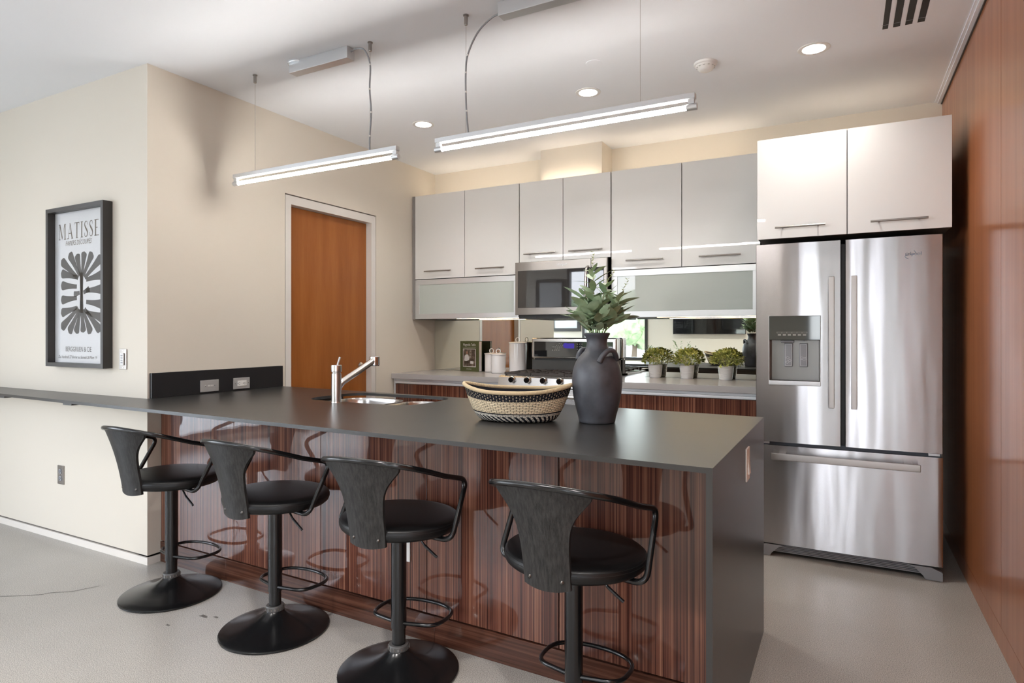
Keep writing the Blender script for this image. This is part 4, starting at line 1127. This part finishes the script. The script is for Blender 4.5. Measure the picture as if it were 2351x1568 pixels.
# vase
VX, VY = -0.884, 2.392
t = thing('clay_vase', 'tall charcoal clay vase with two shoulder handles on the island', 'vase', (VX, VY, ZT))
prof = [(0, 0.0), (0.066, 0.0), (0.0725, 0.004), (0.0765, 0.025), (0.086, 0.060), (0.0955, 0.105), (0.1005, 0.150), (0.1010, 0.178), (0.098, 0.205), (0.0905, 0.232), (0.079, 0.256), (0.0645, 0.274), (0.0515, 0.288), (0.0440, 0.303), (0.0412, 0.320), (0.0430, 0.337), (0.0490, 0.350), (0.0522, 0.356), (0.0525, 0.360), (0.0495, 0.3625), (0.0455, 0.358), (0.0385, 0.335), (0.036, 0.31), (0.06, 0.26), (0, 0.20)]
bm = nbm(); lathe(bm, [(p.x, p.y) for p in spline([(r, z, 0) for r, z in prof[1:-1]], 3)], 64, (VX, VY, ZT))
obj('body', bm, 'clay', t, 60)
for ang in (math.radians(-58+28), math.radians(122+28)):
    e = Vector((math.cos(ang), math.sin(ang), 0)); s_ = Vector((-e.y, e.x, 0)); C0 = Vector((VX, VY, ZT))
    pts = [C0+e*0.066+s_*0.045+Vector((0, 0, 0.252)), C0+e*0.072+s_*0.036+Vector((0, 0, 0.272)), C0+e*0.079+s_*0.016+Vector((0, 0, 0.290)), C0+e*0.080-s_*0.010+Vector((0, 0, 0.291)), C0+e*0.076-s_*0.034+Vector((0, 0, 0.272)), C0+e*0.070-s_*0.046+Vector((0, 0, 0.247))]
    bm = nbm(); sp_ = spline(pts, 6); n_ = len(sp_); tube(bm, sp_, [0.0095+0.002*abs(2*k/(n_-1)-1) for k in range(n_)], 12); obj('handle', bm, 'clay', t, 60)

def leaf(bm, base, d, up, L, W, curl=0.25, fold=0.25, n=6):
    d = Vector(d).normalized(); up = Vector(up); side = d.cross(up)
    if side.length < 1e-4: side = d.cross(Vector((1, 0, 0.3)))
    side.normalize(); nn = side.cross(d).normalized(); base = Vector(base)
    Lr, Cr, Rr = [], [], []
    for k in range(n+1):
        s = k/n; w = W*0.5*(math.sin(PI*min(1, s**0.8))**0.85)+0.0004
        c = base+d*L*s-nn*curl*L*s*s
        Cr.append(bm.verts.new(c)); Lr.append(bm.verts.new(c+side*w+nn*fold*w)); Rr.append(bm.verts.new(c-side*w+nn*fold*w))
    for k in range(n):
        bm.faces.new((Lr[k], Cr[k], Cr[k+1], Lr[k+1])); bm.faces.new((Cr[k], Rr[k], Rr[k+1], Cr[k+1]))

rnd = random.Random(11)
# leafy branches standing in the vase: angle about the camera-facing plane, lean and height
r_cam = Vector((0.8825, 0.4704, 0)); f_cam = Vector((-0.4704, 0.8825, 0))
branches = [(-0.02, -0.02, 0.26), (0.035, 0.02, 0.20), (-0.055, 0.03, 0.17), (0.095, -0.02, 0.155), (-0.05, -0.06, 0.12), (0.06, -0.07, 0.11), (0.01, 0.08, 0.16), (-0.09, -0.01, 0.085), (0.10, 0.05, 0.09), (0.0, -0.085, 0.075), (0.085, -0.06, 0.06), (-0.075, -0.05, 0.055)]
for bi, (lx, lf, hh) in enumerate(branches):
    base = Vector((VX, VY, ZT+0.225))+r_cam*lx*0.12+f_cam*lf*0.12
    tip = Vector((VX, VY, ZT+0.355+hh))+r_cam*lx+f_cam*lf
    mid = Vector((VX, VY, ZT+0.352))+r_cam*lx*0.28+f_cam*lf*0.28
    e = thing('leafy_branch', 'sage-green leafy branch standing in the charcoal vase', 'foliage', base, 0, 'leafy branches in the vase')
    path = spline([base, mid, mid.lerp(tip, 0.55)+Vector((0, 0, 0.01)), tip], 6)
    bm = nbm(); tube(bm, path, [0.0028-0.0018*k/(len(path)-1) for k in range(len(path))], 7); obj('stem', bm, 'stem', e)
    bm = nbm()
    N = max(6, int(10+hh*36)); out0 = (r_cam*lx+f_cam*lf); 
    for k in range(N):
        s = 0.40+0.60*(k+0.3)/N; idx = min(len(path)-2, int(s*(len(path)-1))); p = path[idx].lerp(path[idx+1], s*(len(path)-1)-idx)
        a = k*2.4+bi*1.3; rad = Vector((math.cos(a), math.sin(a), 0))
        if s < 0.75 and out0.length > 0: rad = (rad+out0.normalized()*0.5).normalized()
        dd = (rad*0.9+Vector((0, 0, 0.55+rnd.uniform(-0.25, 0.45)))).normalized()
        L = rnd.uniform(0.072, 0.108)*(1.0 if s < 0.86 else 0.62)
        leaf(bm, p, dd, Vector((rnd.uniform(-.5, .5), rnd.uniform(-.5, .5), 1)), L, L*rnd.uniform(0.31, 0.40), rnd.uniform(0.0, 0.3), rnd.uniform(0.05, 0.25), 8)
    obj('leaves', bm, 'sage', e, 70)
    if bi in (0, 3, 1):
        bm = nbm(); p = Vector(tip); dr_ = Vector((0, 0, 1)) if bi == 0 else (r_cam*0.5+Vector((0, 0, 0.8)))
        if bi == 3: dr_ = r_cam*0.35+Vector((0, 0, 0.9))
        pts = [p+dr_.normalized()*0.012*k+r_cam*0.003*math.sin(k*1.7) for k in range(7)]
        tube(bm, pts, [0.0012-0.0001*k for k in range(7)], 5)
        for k, q in enumerate(pts):
            for a in (0.5, 2.6, 4.4): leaf(bm, q, Vector((math.cos(a+k), math.sin(a+k), 0.7)), Vector((0, 0, 1)), 0.013, 0.0045, 0.1, 0.2, 3)
        obj('bud_spray', bm, 'sage_tip', e, 70)

# canisters
def canister(label, x, y, r, h):
    t = thing('canister', label, 'canister', (x, y, 0.943), 0, 'white lidded canisters on the left counter')
    bm = nbm(); lathe(bm, [(0, 0.0), (r-0.006, 0.0), (r-0.001, 0.006), (r, 0.012), (r, h-0.012), (r-0.002, h-0.006), (r-0.006, h-0.006), (r-0.006, h-0.02)], 48, (x, y, 0.943)); obj('jar', bm, 'white_gloss', t)
    bm = nbm(); lathe(bm, [(r+0.002, h-0.006), (r+0.004, h-0.003), (r+0.004, h+0.003), (r, h+0.006), (r*0.4, h+0.011), (0, h+0.012)], 48, (x, y, 0.943)); ld_ = obj('lid', bm, 'white_gloss', t)
    bm = nbm(); tube(bm, [(x+0.017*math.cos(a), y+0.006*math.cos(a), 0.943+h+0.026+0.019*math.sin(a)) for a in [2*PI*k/24 for k in range(24)]], 0.0035, 8, closed=True); obj('ring_handle', bm, 'white_gloss', ld_)
canister('small white lidded canister behind the front canister, next to the cookbook', -2.733, 4.745, 0.060, 0.160)
canister('small white lidded canister standing in front, left of the range', -2.598, 4.625, 0.062, 0.160)
canister('tall white lidded canister beside the range', -2.464, 4.728, 0.075, 0.258)

# cookbook standing upright, cover to the room
bk = thing('cookbook', 'green cookbook with a photo cover standing by the mirror backsplash', 'book', (-2.945, 4.745, 0.943), math.radians(-13))
w_, hh, th = 0.118, 0.270, 0.040
bm = nbm(); box(bm, -w_, w_, -0.020, -0.017, 0, hh, 0.0008, 1); box(bm, -w_, w_, 0.017, 0.020, 0, hh, 0.0008, 1); box(bm, -w_, -w_+0.003, -0.018, 0.018, 0, hh)
cv = obj('cover', bm, 'book_green', bk, world=False)
bm = nbm(); box(bm, -w_+0.003, w_-0.004, -0.017, 0.017, 0.004, hh-0.004); obj('pages', bm, 'paper', bk, world=False)
bm = nbm(); box(bm, -0.082, 0.078, -0.0206, -0.0200, 0.040, 0.202)
obj('photo_border', bm, 'paper', cv, world=False)
bm = nbm(); box(bm, -0.077, 0.073, -0.0210, -0.0205, 0.045, 0.197); obj('photo', bm, 'cover_photo', cv, world=False)
bm = nbm()
def flat(b, pts, y):
    b.faces.new([b.verts.new((px, y, pz)) for px, pz in pts])
flat(bm, [(-0.066, 0.095), (-0.040, 0.090), (-0.012, 0.098), (0.0, 0.11), (-0.010, 0.140), (-0.022, 0.152), (-0.042, 0.150), (-0.060, 0.138)], -0.0212)
flat(bm, [(0.010, 0.070), (0.050, 0.068), (0.052, 0.090), (0.012, 0.092)], -0.0212)
obj('photo_shirt', bm, 'shirt', cv, world=False)
bm = nbm(); flat(bm, [(-0.03+0.011*math.cos(a), 0.166+0.015*math.sin(a)) for a in [2*PI*k/14 for k in range(14)]], -0.0212); obj('photo_face', bm, 'skin', cv, world=False)
obj('title_lettering', text_bm('Magnolia Table', 0.031, front(-0.081, -0.0204, 0.228), 0.0, 0.0, width=0.84), 'paper', cv, world=False)
obj('author_lettering', text_bm('Joanna Gaines', 0.012, front(-0.036, -0.0204, 0.018), 0.0, 0.0, width=0.9), 'paper', cv, world=False)
bm = nbm(); box(bm, -0.085, 0.080, -0.0205, -0.020, 0.214, 0.2155); obj('cover_rule', bm, 'paper', cv, world=False)

# potted boxwoods
def potted(label, x, y, seed):
    rn = random.Random(seed)
    t = thing('potted_shrub', label, 'potted plant', (x, y, 0.943), rn.uniform(0, 3), 'potted shrubs on the right counter')
    bm = nbm()
    pr = [(0, 0.0), (0.041, 0.0), (0.043, 0.003)]
    for k in range(9):
        z = 0.010+k*0.0092; r = 0.0435+0.0115*z/0.093
        pr += [(r+0.0006, z), (r-0.0003, z+0.0046)]
    pr += [(0.0545, 0.094), (0.0565, 0.096), (0.0565, 0.099), (0.053, 0.099), (0.052, 0.085), (0, 0.085)]
    lathe(bm, pr, 40); obj('pot', bm, 'white_gloss', t, 25, world=False)
    bm = nbm()
    for i in range(560):
        a = rn.uniform(0, 2*PI); cz = rn.uniform(-0.38, 1.0); q = math.sqrt(1-cz*cz); rr_ = rn.uniform(0.55, 1.0)**0.5*(1+0.10*math.sin(3*a+seed)*q)
        d = Vector((q*math.cos(a), q*math.sin(a), cz))
        p = Vector((d.x*0.106*rr_, d.y*0.098*rr_, 0.140+d.z*0.078*rr_))
        rad = Vector((rn.uniform(-1, 1), rn.uniform(-1, 1), rn.uniform(-0.3, 1)))
        L2 = rn.uniform(0.016, 0.026)
        leaf(bm, p, (d*0.9+rad*0.8).normalized(), Vector((rn.uniform(-.6, .6), rn.uniform(-.6, .6), 1)), L2, L2*0.66, 0.15, 0.2, 3)
    for i in range(26):
        a = 2*PI*i/26; d = Vector((math.cos(a)*rn.uniform(0.2, 1), math.sin(a)*rn.uniform(0.2, 1), 1))
        tube(bm, [(0.01*math.cos(a), 0.01*math.sin(a), 0.086), (d.x*0.075, d.y*0.07, 0.19)], 0.0009, 4)
    obj('foliage', bm, 'box_a', t, 70, world=False)
potted('bushy green shrub in a ribbed white pot, nearest the range', -1.278, 4.738, 3)
potted('bushy green shrub in a ribbed white pot, middle of the three', -1.036, 4.733, 5)
potted('bushy green shrub in a ribbed white pot, nearest the refrigerator', -0.757, 4.728, 8)

# ------------------------------------------------------------------ living area behind the camera (seen in the mirror and reflections)
t = thing('television', 'wide black television on the rear wall, seen in the mirror backsplash', 'television', (-2.37, YR, 1.27))
bm = nbm(); box(bm, -3.07, -1.67, YR+0.05, YR+0.09, 1.27, 2.07, 0.004); obj('housing', bm, 'black_plastic', t)
bm = nbm(); box(bm, -3.06, -1.68, YR+0.09, YR+0.092, 1.28, 2.06); obj('screen', bm, 'black_gloss', t)
bm = nbm(); box(bm, -2.6, -2.1, YR, YR+0.05, 1.5, 1.8); obj('wall_mount', bm, 'black_plastic', t)
t = thing('rear_picture', 'dark framed landscape print on the rear wall, seen in the mirror backsplash', 'picture', (-5.46, YR, 1.33))
bm = nbm()
for a, b, c, d in ((-5.82, -5.12, 2.38, 2.45), (-5.82, -5.12, 1.33, 1.40), (-5.82, -5.75, 1.40, 2.38), (-5.19, -5.12, 1.40, 2.38)): box(bm, a, b, YR+0.001, YR+0.04, c, d)
obj('frame', bm, 'frame_black', t)
bm = nbm(); box(bm, -5.75, -5.19, YR+0.002, YR+0.02, 1.40, 2.38); obj('print', bm, 'print', t)
# low white table with two plants
t = thing('living_table', 'white table behind the camera, seen in the mirror backsplash', 'table', (-3.15, -1.6, 0))
bm = nbm(); box(bm, -4.0, -2.3, -2.0, -1.2, 0.70, 0.74, 0.004); obj('tabletop', bm, 'white_plastic', t)
for x in (-3.93, -2.37):
    for y in (-1.94, -1.26): bx('leg', 'white_plastic', x-0.03, x+0.03, y-0.03, y+0.03, 0, 0.70, 0, t)
def big_plant(name, label, x, y, z, seed, tall):
    rn = random.Random(seed); t = thing(name, label, 'potted plant', (x, y, z))
    bm = nbm(); lathe(bm, [(0, 0), (0.07, 0), (0.095, 0.06), (0.085, 0.13), (0.075, 0.13), (0, 0.11)], 28, (x, y, z)); obj('pot', bm, 'tan', t)
    bm = nbm()
    for i in range(40 if not tall else 14):
        a = rn.uniform(0, 2*PI); el = rn.uniform(0.3, 1.2)
        d = Vector((math.cos(a)*math.cos(el), math.sin(a)*math.cos(el), math.sin(el)))
        L = rn.uniform(0.14, 0.24) if not tall else rn.uniform(0.25, 0.42)
        for k in range(8):
            p = Vector((x, y, z+0.12))+d*L*(0.25+0.75*k/7)-Vector((0, 0, 0.10*(k/7)**2*L))
            leaf(bm, p, (d+Vector((rn.uniform(-1, 1), rn.uniform(-1, 1), rn.uniform(-.5, 1)))).normalized(), Vector((0, 0, 1)), 0.045, 0.02, 0.1, 0.2, 3)
    obj('foliage', bm, 'tree_leaf', t, 70); return t
big_plant('table_fern', 'bushy fern in a tan pot on the white table behind the camera', -3.05, -1.55, 0.74, 4, False)
big_plant('table_eucalyptus', 'tall eucalyptus in a tan pot on the white table behind the camera', -2.55, -1.6, 0.74, 9, True)

# outside: ground and trees beyond the windows
bm = nbm(); box(bm, -60, 60, -60, 40, -0.5, -0.14); g = obj('ground', bm, 'pave'); g['kind'] = 'structure'
rn = random.Random(5)
tree_lab = ['leafy tree outside the rear window, farthest left', 'leafy tree outside the rear window, left of the middle', 'leafy tree outside the rear window, in the middle', 'leafy tree outside the rear window, right of the middle', 'leafy tree outside the rear window, farthest right', 'leafy tree outside the side windows, nearer the street', 'leafy tree outside the side windows, nearer the house']
for (tx, ty, hh), lab in zip([(-20, -22, 3.3), (-14.5, -25, 2.8), (-9.5, -21.5, 3.4), (-4, -25, 2.9), (2, -21, 3.2), (-24, -7, 3.2), (-26, 1, 3.0)], tree_lab):
    t = thing('tree', lab, 'tree', (tx, ty, -0.14), 0, 'trees beyond the windows')
    bm = nbm(); tube(bm, [(tx, ty, -0.14), (tx+0.05, ty, 0.8), (tx, ty, 1.6)], [0.16, 0.12, 0.10], 10); obj('trunk', bm, 'bark', t)
    bm = nbm()
    for k in range(9):
        tb = nbm(); bmesh.ops.create_icosphere(tb, subdivisions=3, radius=rn.uniform(0.7, 1.1))
        for v in tb.verts: v.co *= 1+0.22*math.sin(v.co.x*9+k)*math.sin(v.co.y*8)*math.cos(v.co.z*10)+rn.uniform(-0.08, 0.08)
        merge(bm, tb, Matrix.Translation((tx+rn.uniform(-1.4, 1.4), ty+rn.uniform(-1, 1), hh*0.62+rn.uniform(-0.5, 0.5)*hh*0.35)))
    obj('crown', bm, 'tree_leaf', t, 60)

# ------------------------------------------------------------------ light: sky, sun, window portals
w = D.worlds.new('sky'); S.world = w; w.use_nodes = True; nt = w.node_tree; bg_ = nt.nodes['Background']
tcw = nt.nodes.new('ShaderNodeTexCoord'); spx = nt.nodes.new('ShaderNodeSeparateXYZ'); rp_ = nt.nodes.new('ShaderNodeValToRGB')
nt.links.new(tcw.outputs['Generated'], spx.inputs[0]); nt.links.new(spx.outputs['Z'], rp_.inputs['Fac'])
rp_.color_ramp.elements[0].position = 0.0; rp_.color_ramp.elements[0].color = (0.92, 0.95, 1.0, 1)
rp_.color_ramp.elements[1].position = 0.7; rp_.color_ramp.elements[1].color = (0.62, 0.78, 1.0, 1)
nt.links.new(rp_.outputs['Color'], bg_.inputs['Color']); bg_.inputs['Strength'].default_value = 4.5
def portal(loc, rot, sx, sy):
    l = D.lights.new('portal', 'AREA'); l.shape = 'RECTANGLE'; l.size = sx; l.size_y = sy; l.cycles.is_portal = True
    o = D.objects.new('window_portal', l); COL.objects.link(o); o.location = loc; o.rotation_euler = rot
for w0, w1, z0, z1 in RW: portal(((w0+w1)/2, YR-0.13, (z0+z1)/2), (PI/2, 0, 0), w1-w0, z1-z0)
for a, b in LW: portal((XL-0.13, (a+b)/2, 1.35), (PI/2, 0, -PI/2), b-a, 2.54)
sun = D.lights.new('sun', 'SUN'); sun.energy = 3.5; sun.angle = math.radians(0.6); sun.color = (1.0, 0.95, 0.86)
# lamps in all recessed cans; the far living area row is added fill
for x, y, e_ in [(x, y, (22 if x < -2 else 52) if y > 0 else 52) for x, y in DL2]+[(x, DLY, 4) for x in DL]:
    l = D.lights.new('can_lamp', 'SPOT'); l.energy = e_; l.spot_size = math.radians(125); l.spot_blend = 0.9; l.shadow_soft_size = 0.05; l.color = (1.0, 0.96, 0.92)
    o = D.objects.new('can_lamp', l); COL.objects.link(o); o.location = (x, y, H+0.004)
so = D.objects.new('sun', sun); COL.objects.link(so); so.location = (-12, 5, 12)
so.rotation_euler = Vector((0.60, -0.33, -0.73)).to_track_quat('-Z', 'Y').to_euler()

# ------------------------------------------------------------------ render settings that belong to the look
S.view_settings.view_transform = 'Standard'; S.view_settings.look = 'None'
S.view_settings.exposure = 1.48; S.view_settings.gamma = 1.0; S.view_settings.use_curve_mapping = False
cy = S.cycles
cy.use_denoising = True
cy.max_bounces = 8; cy.diffuse_bounces = 5; cy.glossy_bounces = 5; cy.transmission_bounces = 4; cy.transparent_max_bounces = 8
cy.sample_clamp_indirect = 8.0; cy.caustics_reflective = False; cy.caustics_refractive = False
